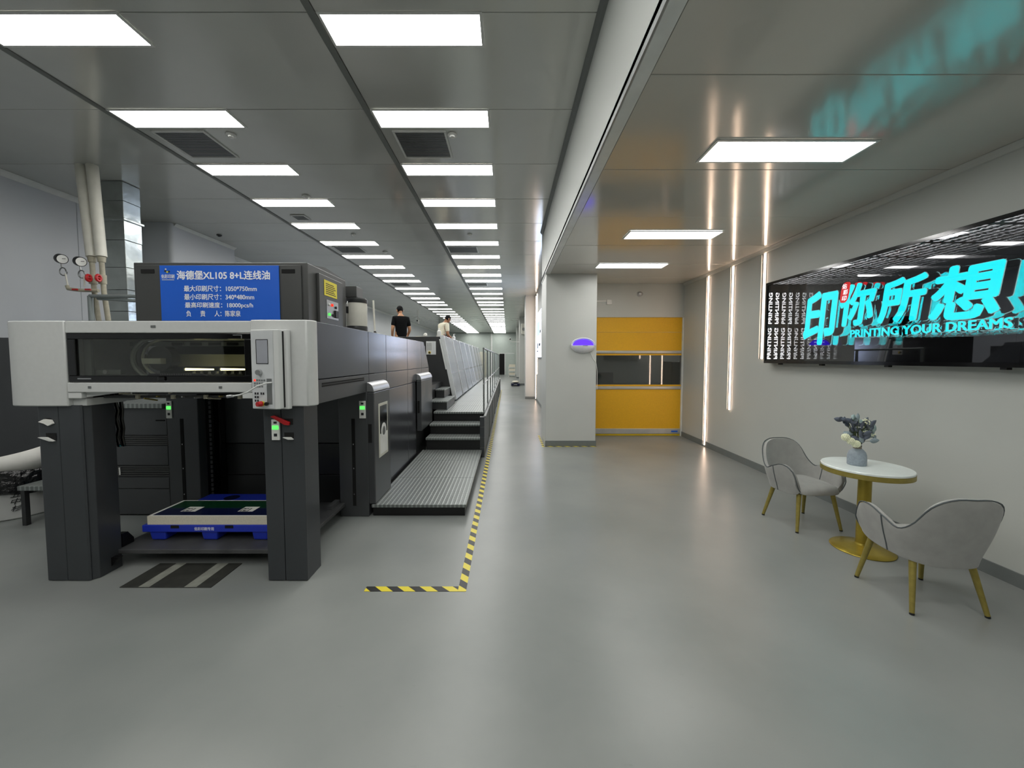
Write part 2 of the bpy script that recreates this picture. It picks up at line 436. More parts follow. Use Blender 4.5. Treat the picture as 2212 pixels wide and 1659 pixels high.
cove(Y0, 7.5, XL, 'trim_5', 'pale rounded cove on top of the wall beside the gauges')
cove(9.35, YB, XL, 'trim_6', 'pale rounded cove on top of the wall far down the hall')
# boxed-out pillar on the left wall with a rounded corner
pts = [(XL, 7.58)]
for i in range(7):
    a = math.radians(-90 + 15*i); pts.append((-6.53 + .07*math.cos(a), 7.65 + .07*math.sin(a)))
pts += [(-6.46, 9.33), (XL, 9.33)]
structure(MB().prism(pts, 'z', 0, CH), 'wall_box', 'wall_panel', 'boxed-out grey pillar with rounded corner behind the duct', 'wall', smooth=True)
structure(MB().prism([(-6.46, CH), (-6.40, CH), (-6.43, CH-.02), (-6.46, CH-.05)], 'y', 7.66, 9.33), 'trim_7', 'trim_white', 'short pale cove on the boxed-out pillar', 'trim')
structure(B(XL-.2, 1.4, YB, YB+.15, 0, CH+.05), 'wall_far', 'wall_far', 'pale green-grey end wall far behind the press', 'wall')
structure(B(XL-.2, XR+.2, Y0-.15, Y0, 0, CH+.05), 'wall_behind', 'wall_paint', 'plain wall closing the hall behind the viewer', 'wall')
structure(B(1.15, 1.3, 8.57, YB, 0, CH+.05), 'wall_walkway', 'wall_paint', 'pale wall along the walkway beyond the wide column', 'wall')
structure(B(1.138, 1.149, 8.5, 16.2, 0, .1), 'baseboard_walkway', 'baseboard', 'grey skirting on the walkway wall between two columns', 'baseboard')
for i, (ya, lab) in enumerate([(16.2, 'pale square column, next behind the wide one'), (24.6, 'pale column with air conditioner box above the floor scale'), (33.0, 'farthest pale column beside the paper trolley')]):
    structure(B(.73, 1.149, ya, ya+.8, 0, CH+.02), 'column', 'column_paint', lab, 'column', bevel=.012)
    structure(B(.722, 1.15, ya-.011, ya-.0005, .0005, .105), 'baseboard_column', 'baseboard', 'grey skirting at the foot of the ' + ['second', 'third', 'farthest'][i] + ' column', 'baseboard')

# far doorway
d2 = structure(B(-.87, -.34, YB-.03, YB-.005, 0, 2.18), 'door_2', 'void', 'dark open doorway in the end wall', 'door')
B(-.93, -.87, YB-.05, YB-.002, 0, 2.24).build('door_frame', 'trim_white', root=d2)
B(-.34, -.28, YB-.05, YB-.002, 0, 2.24).build('door_frame', 'trim_white', root=d2)
B(-.93, .7, YB-.05, YB-.002, 2.18, 2.24).build('door_frame', 'trim_white', root=d2)
B(-.27, .7, YB-.04, YB-.002, 0, 2.17).build('closed_leaf', 'wall_far', root=d2)
structure(B(-1.75, -1.62, YB-.1, YB-.001, 0, CH), 'trim_8', 'trim_white', 'pale vertical duct strip on the end wall', 'trim')

# ------------------------------------------------------------------ yellow roller door
d1 = tag(root('door_1', (2.85, DY+.02, 0), 'yellow roller door with dark clear band across the middle', 'door'), kind='structure')
xa, xb = 1.90, XR-.02; yf = DY+.03
B(xa, xb, yf, yf+.02, 2.267, 2.60).build('curtain_panel', 'door_yellow', root=d1)
B(xa, xb, yf+.004, yf+.02, 1.868, 2.263).build('curtain_panel', 'door_yellow', root=d1)
B(xa, xb, yf+.004, yf+.02, 1.765, 1.802).build('curtain_panel', 'door_yellow', root=d1)
B(xa, xb, yf+.01, yf+.014, 1.126, 1.765).build('window_pane', 'door_pvc', root=d1)
B(xa, xb, yf+.004, yf+.02, 1.09, 1.126).build('curtain_panel', 'door_yellow', root=d1)
B(xa, xb, yf+.004, yf+.02, .16, 1.022).build('curtain_panel', 'door_yellow', root=d1)
for z0, z1 in ((1.802, 1.868), (1.022, 1.09)):
    B(xa, xb, yf-.02, yf+.03, z0, z1).build('stiffener_bar', 'door_bar', root=d1, bevel=.02, seg=3)
bb_ = B(xa, xb, yf-.025, yf+.035, .045, .16).build('bottom_bar', 'door_bar', root=d1, bevel=.008)
B(3.58, 3.72, yf-.028, yf-.0255, .085, .118).build('maker_plate', 'sign_blue', root=d1, parent=bb_)
B(xa, xb, yf-.01, yf+.02, .003, .045).build('bottom_seal', 'yellow_plastic', root=d1, bevel=.008)
B(1.86, 1.90, DY-.02, DY+.1, 0, 2.58).build('guide_rail', 'trim_white', root=d1)
B(XR-.02, XR-.001, DY-.02, DY+.1, 0, 2.58).build('guide_rail', 'trim_white', root=d1)
# dim room glimpsed through the clear band
structure(B(1.3, 6.2, 11.6, 11.7, 0, 3.3), 'wall_back_room', 'wall_paint', 'dim wall of the room seen through the roller door', 'wall')
structure(B(6.1, 6.2, 8.6, 11.6, 0, 3.3), 'wall_back_room_side', 'wall_paint', 'dim side wall of the room behind the roller door', 'wall')
structure(B(1.3, 6.2, 8.58, 11.7, 3.3, 3.4), 'ceiling_back_room', 'wall_paint', 'dim ceiling of the room behind the roller door', 'ceiling')

# hazard tape on the floor
tag(B(-.365, -.305, 2.755, 21.0, .0005, .0025).build('hazard_tape', 'hazard_y'), 'long yellow and black floor tape running beside the press', 'tape')
tag(B(-1.05, -.366, 2.755, 2.815, .0005, .0025).build('hazard_tape', 'hazard_x'), 'short yellow and black floor tape across the press front', 'tape')
tag(B(.66, 1.71, 7.40, 7.445, .0005, .0025).build('hazard_tape', 'hazard_x'), 'yellow and black floor tape in front of the wide column', 'tape')
tag(B(.66, .705, 7.446, 8.5, .0005, .0025).build('hazard_tape', 'hazard_y'), 'yellow and black floor tape along the side of the wide column', 'tape')

# ------------------------------------------------------------------ ceiling lamps
def lamp(name, xa, xb, ya, yb, z, label, group):
    r = root(name, ((xa+xb)/2, (ya+yb)/2, z), label, 'ceiling light', group)
    f = MB()
    f.box(xa-.02, xb+.02, ya-.02, ya, z-.009, z); f.box(xa-.02, xb+.02, yb, yb+.02, z-.009, z)
    f.box(xa-.02, xa, ya, yb, z-.009, z); f.box(xb, xb+.02, ya, yb, z-.009, z)
    f.build('lamp_frame', 'lamp_frame', root=r)
    MB().add([(xa, ya, z-.006), (xb, ya, z-.006), (xb, yb, z-.006), (xa, yb, z-.006)], [(0, 3, 2, 1)]).build('diffuser', 'lamp_face', root=r)
    return r
LY = [1.926+.0, 3.07, 4.215, 5.36, 6.50, 7.645, 8.79, 9.94, 11.08, 12.2, 13.12, 14.53, 15.69, 16.9, 18.08, 18.99, 20.56, 21.77, 22.96, 24.05, 25.3, 26.5, 27.7, 28.9, 30.1, 31.3, 32.5, 33.7, 34.9, 36.1, 37.3, 38.5, 39.6]
LY = [-2.65, -1.506, -.362, .782] + LY
for side, (x0, x1), wh in (('l', (-4.18, -2.96), 'above the press'), ('r', (-1.42, -.215), 'beside the drop beam')):
    pl = None; n = 0
    for i, y in enumerate(LY):
        if i < 5: lab = f'ceiling light overhead in the row {wh}, {ORD[4-i]} before the visible ones'
        else: lab = f'{ORD[i-5]} white ceiling light panel from the front in the row {wh}'
        if pl is None:
            pl = lamp('ceiling_light', x0, x1, y, y+.29, CH-.001, lab, 'flush light panels of the main ceiling'); o = pl; y00 = y
        else:
            o = copy_tree(pl); o.location.y += y-y00; o['label'] = lab
for i, y in enumerate((-1.1, .92, 2.945, 4.985, 6.66)):
    lab = ['light panel of the low ceiling well behind the viewer', 'light panel of the low ceiling just overhead of the viewer',
           'largest-looking white light panel in the low ceiling above the chairs', 'middle white light panel in the low ceiling before the door', 'white light panel in the low ceiling nearest the yellow door'][i]
    lamp('ceiling_light', 1.55, 2.71, y, y+.29, SH-.001, lab, 'flush light panels of the low ceiling')

# ceiling grilles, detectors
def grille(xa, xb, ya, yb, lab):
    r = root('air_grille', ((xa+xb)/2, (ya+yb)/2, CH), lab, 'air grille', 'air grilles in the main ceiling')
    z = CH-.001
    f = MB(); e = .025
    f.box(xa-e, xb+e, ya-e, ya, z-.012, z); f.box(xa-e, xb+e, yb, yb+e, z-.012, z); f.box(xa-e, xa, ya, yb, z-.012, z); f.box(xb, xb+e, ya, yb, z-.012, z)
    f.build('grille_frame', 'lamp_frame', root=r)
    B(xa, xb, ya, yb, z-.002, z).build('backing', 'black', root=r)
    n = int((yb-ya)/.024); s = MB()
    for i in range(n):
        y = ya+.012+i*(yb-ya-.012)/n
        s.box(xa, xb, y-.006, y+.006, z-.010, z-.004)
    tag(s.build('slat_set', 'aluminium_dull', root=r), kind='stuff')
    return r
grille(-4.06, -3.50, 4.6, 5.15, 'square air grille between the second and third lights above the press')
grille(-1.30, -.735, 4.6, 5.15, 'square air grille between the second and third lights beside the beam')
grille(-4.06, -3.48, 9.2, 9.68, 'air grille after the sixth light above the press')
grille(-1.40, -.74, 9.2, 9.68, 'air grille after the sixth light beside the beam')
grille(-4.06, -3.48, 13.55, 14.05, 'far air grille after the tenth light above the press')
grille(-1.40, -.74, 13.55, 14.05, 'far air grille after the tenth light beside the beam')
grille(-3.93, -3.72, 7.22, 7.42, 'small air grille between fourth and fifth lights above the press')
for x, y, r_, lab in ((-3.22, 4.66, .055, 'round white ceiling disc beside the near press-side grille'), (-.645, 4.66, .055, 'round white ceiling disc beside the near beam-side grille'),
                      (-3.236, 6.38, .06, 'round smoke detector before the fourth light above the press'), (-3.24, 8.3, .05, 'small ceiling disc after the fifth light above the press'),
                      (-.8, 8.3, .05, 'small ceiling disc after the fifth light beside the beam'), (-3.0, 9.65, .06, 'smoke detector beside the sixth light above the press'), (-6.1, 8.36, .05, 'dark ceiling hole disc near the boxed-out pillar')):
    r = root('smoke_detector', (x, y, CH-.03), lab, 'smoke detector', 'ceiling discs')
    MB().lathe(x, y, [(r_, CH-.001), (r_, CH-.014), (r_*.8, CH-.02)], 20).build('base', 'lamp_frame' if x > -6 else 'gauge_black', root=r, smooth=True)
    MB().lathe(x, y, [(r_*.6, CH-.019), (r_*.5, CH-.034), (.001, CH-.038)], 16).build('sensor_cap', 'plastic_white' if x > -6 else 'gauge_black', root=r, smooth=True)

# wall light strips
def strip(x, y, z0, z1, wd_, lab, grp):
    r = root('light_strip', (x, y, z0), lab, 'light strip', grp)
    MB().box(x-.005, x-.001, y-.5*wd_-.012, y+.5*wd_+.055, z0, z1).build('channel', 'baseboard', root=r)
    MB().box(x-.016, x-.001, y+.5*wd_+.056, y+.5*wd_+.064, z0, z1).build('channel_lip', 'trim_white', root=r)
    B(x-.018, x-.0055, y-.5*wd_, y+.5*wd_, z0+.002, z1).build('diffuser', 'led_warm', root=r)
strip(XR, 7.42, .03, SH-.06, .03, 'tallest glowing wall strip, nearest the yellow door', 'vertical light strips on the seating wall')
strip(XR, 6.62, .82, SH-.06, .03, 'middle glowing wall strip between door and mirror sign', 'vertical light strips on the seating wall')
strip(XR, 5.81, 1.69, SH-.06, .03, 'shortest glowing wall strip beside the mirror sign', 'vertical light strips on the seating wall')
strip(1.149, 15.85, .05, CH-.1, .05, 'long glowing strip on the walkway wall by the second column', 'light strips on the walkway wall')
strip(1.149, 15.2, 1.08, CH-.1, .05, 'shorter glowing strip on the walkway wall by the poster', 'light strips on the walkway wall')


# ------------------------------------------------------------------ the press: delivery end
PD = root('press_delivery', (-2.5, 3.5, 0), 'big dark delivery end of the printing press with pale grey hood', 'printing press')
def P_(mb, name, material, parent=None, **k): return mb.build(name, material, root=PD, parent=parent, **k)
XS = -1.50     # plane of the operator side
# pale hood pieces
pl = [(-3.255, 2.865), (-3.45, 2.855), (-3.60, 2.862), (-3.69, 2.885), (-3.745, 2.93), (-3.77, 3.0), (-3.775, 3.5), (-3.255, 3.5)]
hl = P_(MB().prism(pl, 'z', 1.345, 1.975), 'hood_cover', 'hood_grey', smooth=True, bevel=.008)
P_(B(-3.256, -3.155, 2.90, 3.2, 1.345, 1.40), 'hood_return', 'hood_grey', hl, bevel=.004)
pr = [(-1.885, 2.862), (-1.478, 2.862), (-1.445, 2.905), (-1.445, 2.965), (-1.885, 2.965)]
hr = P_(MB().prism(pr, 'z', 1.345, 1.982), 'hood_cover', 'hood_grey', smooth=True, bevel=.008)
tb = P_(B(-3.254, -1.886, 2.87, 3.1, 1.886, 1.974), 'top_bar', 'hood_grey', bevel=.006)
P_(B(-2.62, -2.585, 2.867, 2.8695, 1.925, 1.942), 'small_plate', 'aluminium_dull', tb)
lb = P_(B(-3.253, -1.887, 2.862, 2.93, 1.448, 1.520), 'lower_bar', 'hood_grey', bevel=.006)
for x in (-3.085, -2.12): P_(B(x-.011, x+.011, 2.859, 2.8615, 1.477, 1.495), 'small_plate', 'aluminium_dull', lb)
P_(B(-3.253, -3.155, 2.866, 2.95, 1.403, 1.446), 'bar_end', 'panel_light', bevel=.004)
P_(B(-1.965, -1.887, 2.866, 2.95, 1.403, 1.446), 'bar_end', 'panel_light', bevel=.004)
P_(MB().prism([(-3.154, 1.446), (-2.9, 1.446), (-3.154, 1.41)], 'y', 2.90, 2.96), 'gusset', 'panel_light')
# window with black surround
wf = MB()
wf.box(-3.250, -1.888, 2.872, 2.90, 1.841, 1.884); wf.box(-3.250, -1.888, 2.872, 2.90, 1.523, 1.572)
wf.box(-3.250, -3.190, 2.872, 2.90, 1.572, 1.841); wf.box(-1.943, -1.888, 2.872, 2.90, 1.572, 1.841)
wfo = P_(wf, 'window_surround', 'black_gloss', bevel=.004)
P_(B(-3.190, -1.943, 2.884, 2.888, 1.572, 1.841), 'window_pane', 'window_glass', wfo)
P_(B(-3.18, -3.08, 2.869, 2.8715, 1.545, 1.554), 'badge', 'aluminium', wfo)
cl = MB(); cl.box(-2.02, -1.955, 2.868, 2.8715, 1.868, 1.873); cl.box(-1.960, -1.955, 2.868, 2.8715, 1.845, 1.868)
P_(cl, 'corner_mark', 'aluminium', wfo)
hd = P_(MB().prism([(-2.66, 1.572), (-2.64, 1.588), (-2.26, 1.588), (-2.22, 1.572)], 'y', 2.862, 2.883), 'window_handle', 'press_black', wfo)
for i in range(14): P_(B(-2.56+.017*i, -2.552+.017*i, 2.860, 2.8625, 1.575, 1.586), 'handle_rib', 'box_grey', hd)
P_(B(-2.58, -2.53, 2.858, 2.873, 1.535, 1.565), 'latch', 'black_gloss', wfo, bevel=.006)
# inside the window
P_(B(-3.24, -1.9, 3.62, 3.64, 1.40, 1.97), 'inner_back', 'box_grey')
P_(B(-3.19, -3.135, 2.93, 2.95, 1.50, 1.88), 'inner_post', 'aluminium_dull')
P_(B(-3.1, -1.9, 3.30, 3.33, 1.63, 1.735), 'inner_beam', 'machine_cream', bevel=.004)
P_(B(-3.1, -1.9, 3.20, 3.24, 1.80, 1.835), 'upper_slide', 'aluminium_dull')
for i in range(6): P_(B(-2.75+.15*i, -2.66+.15*i, 3.19, 3.199, 1.805, 1.83), 'slide_slot', 'black')
def stadium(xl, xr, zc, rz, y, n=18):
    return [(xr, y, zc+rz)] + [(xl+rz*1.25*math.cos(t), y, zc+rz*math.sin(t)) for t in [math.pi/2+math.pi*i/n for i in range(n+1)]] + [(xr, y, zc-rz)]
P_(MB().tube(stadium(-2.72, -1.95, 1.70, .150, 3.10), .010, 8), 'chain_rail', 'machine_cream', smooth=True)
P_(MB().tube(stadium(-2.74, -2.5, 1.70, .172, 3.07), .020, 8), 'chain_guide', 'aluminium_dull', smooth=True)
P_(MB().cyl((-2.79, 3.12, 1.70), (-2.79, 3.2, 1.70), .10, n=24), 'wheel_hub', 'box_grey', smooth=True)
P_(B(-2.87, -2.72, 3.05, 3.1, 1.655, 1.70), 'gripper_block', 'machine_cream', bevel=.004)
P_(B(-3.16, -2.95, 2.96, 3.0, 1.575, 1.612), 'side_bracket', 'aluminium_dull', bevel=.003)
P_(MB().cyl((-3.05, 2.95, 1.597), (-3.05, 2.94, 1.597), .016), 'side_knob', 'aluminium')
for i, x in enumerate((-2.55, -2.27, -2.0)):
    P_(MB().cyl((x, 3.08, 1.613), (x+.19, 3.12, 1.611), .010, .006), 'tube_lamp', 'tube_warm', smooth=True)
    P_(MB().cyl((x-.012, 3.079, 1.613), (x-.001, 3.08, 1.613), .013), 'lamp_holder', 'aluminium')
for i in range(9):
    x = -2.45+.06*i
    P_(MB().box(x, x+.012, 3.02, 3.035, 1.575, 1.598).box(x-.012, x+.024, 3.02, 3.03, 1.574, 1.579), 'gripper', 'aluminium')
P_(B(-3.15, -1.9, 3.0, 3.6, 1.545, 1.555), 'inner_tray', 'lift_steel')
# underside of the hood
P_(B(-3.25, -1.9, 3.0, 4.09, 1.425, 1.44), 'hood_floor', 'press_black')
for i in range(11):
    x = -2.95+.095*i; zz = random.uniform(1.39, 1.44)
    P_(MB().cyl((x, 2.94, zz), (x+random.uniform(-.05, .06), 3.05, zz+random.uniform(-.03, .03)), .006, n=8), 'hose_fitting', random.choice(['brass', 'aluminium', 'pipe_old']))
P_(MB().cyl((-3.1, 2.98, 1.405), (-1.95, 2.98, 1.405), .010, n=10), 'cross_bar', 'press_black', smooth=True)
for x in (-2.83, -2.56, -2.31, -2.05): P_(B(x-.012, x+.012, 2.955, 2.975, 1.39, 1.42), 'bar_clip', 'pipe_old')
# top skin of the press
P_(B(-3.62, XS-.03, 2.97, 7.0, 1.93, 1.985), 'top_skin', 'press_black')
# front legs
def front_leg(x0, x1, inner_right):
    c = .03
    if inner_right: poly = [(x0+.004, 2.905), (x1-c, 2.905), (x1, 2.905+c), (x1, 3.11), (x0+.004, 3.11)]
    else: poly = [(x0+.004, 2.905), (x1-.004, 2.905), (x1-.004, 3.11), (x0+.004, 3.11)]
    lg = P_(MB().prism(poly, 'z', 0.0, 1.40), 'leg', 'press_leg', bevel=.004)
    xm = x0+(x1-x0)*(.44)
    P_(B(x0, xm-.002, 2.887, 2.9045, .006, 1.35), 'leg_cover', 'press_leg', lg, bevel=.004)
    if inner_right: P_(MB().prism([(xm+.002, 2.887), (x1-c-.006, 2.887), (x1-c+.004, 2.897), (x1-c, 2.9045), (xm+.002, 2.9045)], 'z', .006, 1.35), 'leg_cover', 'press_leg', lg)
    else: P_(B(xm+.002, x1, 2.887, 2.9045, .006, 1.35), 'leg_cover', 'press_leg', lg, bevel=.004)
    return lg, xm
ll, xm = front_leg(-3.51, -3.16, True)
P_(MB().ball((-3.435, 2.886, 1.225), (.042, .004, .03)), 'niche', 'void', ll)
P_(MB().prism([(-3.49, 1.228), (-3.45, 1.247), (-3.40, 1.242), (-3.385, 1.215), (-3.42, 1.198), (-3.45, 1.215)], 'y', 2.868, 2.884), 'paper_scrap', 'paper_white', ll)
P_(B(-3.455, -3.38, 2.8835, 2.8865, 1.085, 1.14), 'niche', 'void', ll)
P_(MB().prism([(-3.495, 1.112), (-3.44, 1.112), (-3.382, 1.083), (-3.41, 1.083)], 'y', 2.862, 2.882), 'niche_flap', 'label_white', ll)
lr, xm = front_leg(-1.827, -1.527, False)
lampbox = []
def lamp_box(x0, x1, y, z0, z1, parent):
    b = P_(B(x0, x1, y-.012, y-.0005, z0, z1), 'signal_box', 'label_white', parent, bevel=.002)
    h = z1-z0; w_ = x1-x0
    P_(B(x0+.12*w_, x1-.12*w_, y-.0145, y-.0125, z0+.52*h, z0+.70*h), 'green_lamp', 'green_lamp', parent)
    P_(B(x0+.3*w_, x1-.3*w_, y-.0140, y-.0125, z0+.80*h, z0+.90*h), 'push_button', 'ink', parent)
    P_(B(x0+.3*w_, x1-.3*w_, y-.0140, y-.0125, z0+.18*h, z0+.32*h), 'push_button', 'ink', parent)
lamp_box(-1.762, -1.703, 2.887, 1.090, 1.245, lr)
P_(B(-1.680, -1.606, 2.8835, 2.8865, 1.205, 1.25), 'niche', 'void', lr)
P_(B(-1.672, -1.603, 2.8835, 2.8865, 1.10, 1.145), 'niche', 'void', lr)
P_(MB().prism([(-1.675, 1.112), (-1.62, 1.112), (-1.60, 1.096), (-1.635, 1.096)], 'y', 2.862, 2.882), 'niche_flap', 'label_white', lr)
P_(MB().prism([(-1.762, 1.268), (-1.735, 1.277), (-1.62, 1.225), (-1.625, 1.203), (-1.66, 1.206)], 'y', 2.862, 2.880), 'red_lever', 'red_plastic', lr, bevel=.003)
# cable chains down the inner side of the left leg
hz = MB()
for j in range(4):
    pth = [(-3.25+.018*j+.008*math.sin(3*k+j), 3.14+.02*j, 1.42-.075*k) for k in range(7)]
    hz.tube(pth, .013, 8)
P_(hz, 'cable_bundle', 'black_gloss', smooth=True)
# rear legs with slotted fronts
for x0, x1, nm in ((-3.62, -3.29, 'l'), (-1.80, -1.49, 'r')):
    lg = P_(B(x0, x1, 4.10, 4.40, 0, 1.93 if nm == 'l' else 1.345), 'leg', 'press_dark', bevel=.006)
    xs_ = x0+.14
    P_(B(xs_, xs_+.035, 4.0965, 4.0995, .12, 1.06), 'leg_slot', 'void', lg)
    for z in (.24, .52, .78): P_(B(xs_+.012, xs_+.02, 4.094, 4.0963, z, z+.012), 'slot_pin', 'aluminium', lg)
    if nm == 'r': lamp_box(-1.572, -1.505, 4.10, 1.065, 1.25, lg)
    else: lamp_box(-3.615, -3.555, 4.10, 1.065, 1.25, lg)
# rear panels seen between the legs
for z0, z1, m_ in ((.735, 1.93, 'press_dark'), (.37, .727, 'press_black'), (.02, .362, 'press_black')):
    P_(B(-3.28, -1.82, 4.40, 4.45, z0, z1), 'rear_panel', m_, bevel=.003)
P_(MB().box(-3.285, -3.25, 4.2, 4.38, .1, 1.34).box(-3.22, -3.2, 4.3, 4.38, .1, 1.34), 'lift_guide', 'black_gloss')
ch = MB()
for k in range(22): ch.box(-3.245, -3.225, 4.19, 4.2, .2+.05*k, .235+.05*k)
P_(ch, 'lift_chain', 'lift_steel')
# pile lift plate
lp = P_(B(-3.22, -1.745, 3.08, 4.12, .115, .15), 'lift_plate', 'lift_steel', bevel=.004)
P_(MB().prism([(-3.2, .02), (-3.18, .02), (-3.1, .114), (-3.2, .114)], 'y', 3.02, 3.06), 'lift_bracket', 'black', lp)
P_(MB().prism([(3.12, .152), (3.12, .26), (3.17, .26), (3.22, .19), (3.22, .152)], 'x', -3.215, -3.165), 'lift_bracket', 'black', lp)
P_(B(-1.85, -1.80, 3.9, 4.09, .151, .19), 'stop_block', 'lift_steel', lp)
# operator side panels
ys = [2.97, 4.195, 4.80, 5.81, 6.75]
for a, b_ in zip(ys[:-1], ys[1:]):
    P_(B(XS-.03, XS, a+.003, b_-.003, 1.534, 1.988), 'side_panel', 'press_gloss', bevel=.004)
P_(MB().prism([(6.753, 1.534), (7.37, 1.534), (6.95, 1.988), (6.753, 1.988)], 'x', XS-.03, XS), 'side_panel', 'press_gloss', bevel=.004)
sp_ = P_(B(XS-.03, XS, 2.973, 4.192, 1.34, 1.528), 'side_panel', 'press_dark', bevel=.004)
vt = MB().box(XS-.0005, XS+.002, 3.13, 4.05, 1.468, 1.482).box(XS-.0005, XS+.002, 3.13, 4.05, 1.487, 1.501)
P_(vt, 'vent_slot', 'void', sp_)
P_(B(XS-.03, XS, 4.198, 4.797, 1.345, 1.528), 'side_panel', 'press_gloss', bevel=.004)
P_(B(XS-.03, XS, 4.803, 5.807, 1.32, 1.528), 'side_panel', 'press_gloss', bevel=.004)
P_(B(XS-.03, XS, 5.813, 6.747, 1.32, 1.528), 'side_panel', 'press_gloss', bevel=.004)
P_(B(XS-.03, XS, 6.753, 7.37, 1.32, 1.528), 'side_panel', 'press_gloss', bevel=.004)
P_(B(XS-.03, XS, 4.803, 5.807, .135, 1.314), 'side_panel', 'press_gloss', bevel=.004)
P_(B(XS-.03, XS, 5.813, 6.30, .135, 1.314), 'side_panel', 'press_gloss', bevel=.004)
P_(B(XS-.03, XS, 7.31, 7.6, .7, 1.314), 'side_panel', 'press_gloss', bevel=.004)
# inner body
P_(B(-3.6, XS-.031, 4.46, 7.2, .02, 1.925), 'press_body', 'press_black')
P_(B(-3.6, XS-.06, 7.2, 9.18, .02, 1.15), 'press_body', 'press_black')
P_(B(-3.63, -3.601, 4.42, 7.2, .6, 1.98), 'far_side_panel', 'press_dark')
# access doors with brushed caps
def access_door(y0, y1, zb, window):
    xo = -1.42
    dr = P_(B(XS+.001, xo, y0, y1, zb, 1.34), 'access_door', 'press_dark', bevel=.01)
    cp = MB(); pr_ = [(XS+.001, 1.345)] + [(XS+.001+.079*math.sin(math.radians(a)), 1.345+.10*math.cos(math.radians(a))) for a in range(0, 91, 15)]
    cp.prism(pr_, 'y', y0, y1); P_(cp, 'door_cap', 'aluminium', dr, smooth=True, bevel=.003)
    P_(B(XS+.015, XS+.05, y0-.0035, y0-.0005, .80, 1.0), 'hand_recess', 'void', dr)
    if window:
        P_(B(xo-.0005, xo+.003, 4.24, 4.56, .60, 1.20), 'door_window_frame', 'machine_cream', dr, bevel=.002)
        P_(B(xo+.0032, xo+.0045, 4.28, 4.53, .86, 1.17), 'door_window', 'black_gloss', dr)
        P_(B(xo+.0032, xo+.0045, 4.28, 4.53, .63, .855), 'inner_plate', 'label_white', dr)
        P_(MB().cyl((xo+.0046, 4.40, .88), (xo+.0065, 4.40, .88), .09, n=28), 'round_dial', 'label_white', dr, smooth=True)
        P_(MB().cyl((xo+.0066, 4.40, .88), (xo+.0075, 4.40, .88), .05, n=24), 'dial_centre', 'aluminium_dull', dr, smooth=True)
access_door(4.11, 4.66, .134, True)
access_door(6.36, 7.28, .50, False)
# control panel standing proud of the hood
CP = P_(MB().prism([(-1.848, 2.80), (-1.655, 2.76), (-1.630, 2.768), (-1.620, 2.805), (-1.84, 2.825)], 'z', 1.335, 1.905), 'control_panel', 'panel_light', bevel=.006)
P_(MB().prism([(-1.83, 2.826), (-1.625, 2.807), (-1.615, 2.822), (-1.83, 2.838)], 'z', 1.345, 1.895), 'panel_groove', 'black', CP)
P_(MB().prism([(-1.84, 2.839), (-1.600, 2.816), (-1.590, 2.825), (-1.588, 2.852), (-1.84, 2.860)], 'z', 1.33, 1.908), 'panel_back', 'panel_light', CP, bevel=.005)
def on_panel(x0, x1, z0, z1, th=.003, off=.0012):
    def yy(x): return 2.80 + (x+1.848)/(.193)*(-.04)
    m_ = MB(); a, b_ = yy(x0)-off, yy(x1)-off
    return m_.add([(x0,a,z0),(x1,b_,z0),(x1,b_,z1),(x0,a,z1),(x0,a-th,z0),(x1,b_-th,z0),(x1,b_-th,z1),(x0,a-th,z1)],
                  [(0,3,2,1),(4,5,6,7),(0,1,5,4),(1,2,6,5),(2,3,7,6),(3,0,4,7)])
P_(on_panel(-1.842, -1.662, 1.342, 1.892, .001), 'face_plate', 'guard_edge', CP)
P_(on_panel(-1.802, -1.703, 1.66, 1.835, .002, .0024), 'screen_bezel', 'black', CP)
P_(on_panel(-1.795, -1.706, 1.665, 1.83, .002, .0045), 'screen', 'screen_grey', CP)
P_(MB().cyl((-1.775, 2.785, 1.60), (-1.775, 2.755, 1.60), .022, .019, 20), 'dial_knob', 'aluminium', CP, smooth=True)
for r_ in range(3):
    for c_ in range(5):
        if (r_, c_) in ((1, 4), (2, 4)): continue
        P_(on_panel(-1.826+.02*c_, -1.813+.02*c_, 1.536-.022*r_, 1.549-.022*r_, .002, .0024), 'key', 'red_lamp' if (r_, c_) == (0, 0) else 'aluminium_dull', CP)
for r_ in range(3):
    for c_ in range(2): P_(on_panel(-1.824+.02*c_, -1.812+.02*c_, 1.44-.026*r_, 1.455-.026*r_, .002, .0024), 'key', 'ink', CP)
for c_ in range(2): P_(on_panel(-1.775+.018*c_, -1.763+.018*c_, 1.44, 1.455, .002, .0024), 'key', 'ink', CP)
P_(on_panel(-1.722, -1.68, 1.37, 1.555, .001, .0024), 'label_field', 'aluminium_dull', CP)
P_(MB().cyl((-1.76, 2.782, 1.375), (-1.76, 2.765, 1.375), .018), 'stop_collar', 'yellow_plastic', CP, smooth=True)
P_(MB().cyl((-1.76, 2.764, 1.375), (-1.772, 2.735, 1.375), .020, .017), 'stop_button', 'red_plastic', CP, smooth=True)
P_(MB().cyl((-1.722, 2.775, 1.375), (-1.722, 2.755, 1.375), .013), 'key_switch', 'black', CP, smooth=True)
gn = [(-1.672, 2.755, 1.528), (-1.70, 2.74, 1.526), (-1.76, 2.725, 1.505), (-1.82, 2.715, 1.465), (-1.88, 2.71, 1.443), (-1.93, 2.71, 1.436)]
P_(MB().tube(gn, .0055, 8), 'gooseneck', 'panel_light', CP, smooth=True)
P_(MB().cyl((-1.925, 2.71, 1.437), (-1.962, 2.71, 1.432), .010, .012, 12), 'lamp_head', 'aluminium', CP, smooth=True)

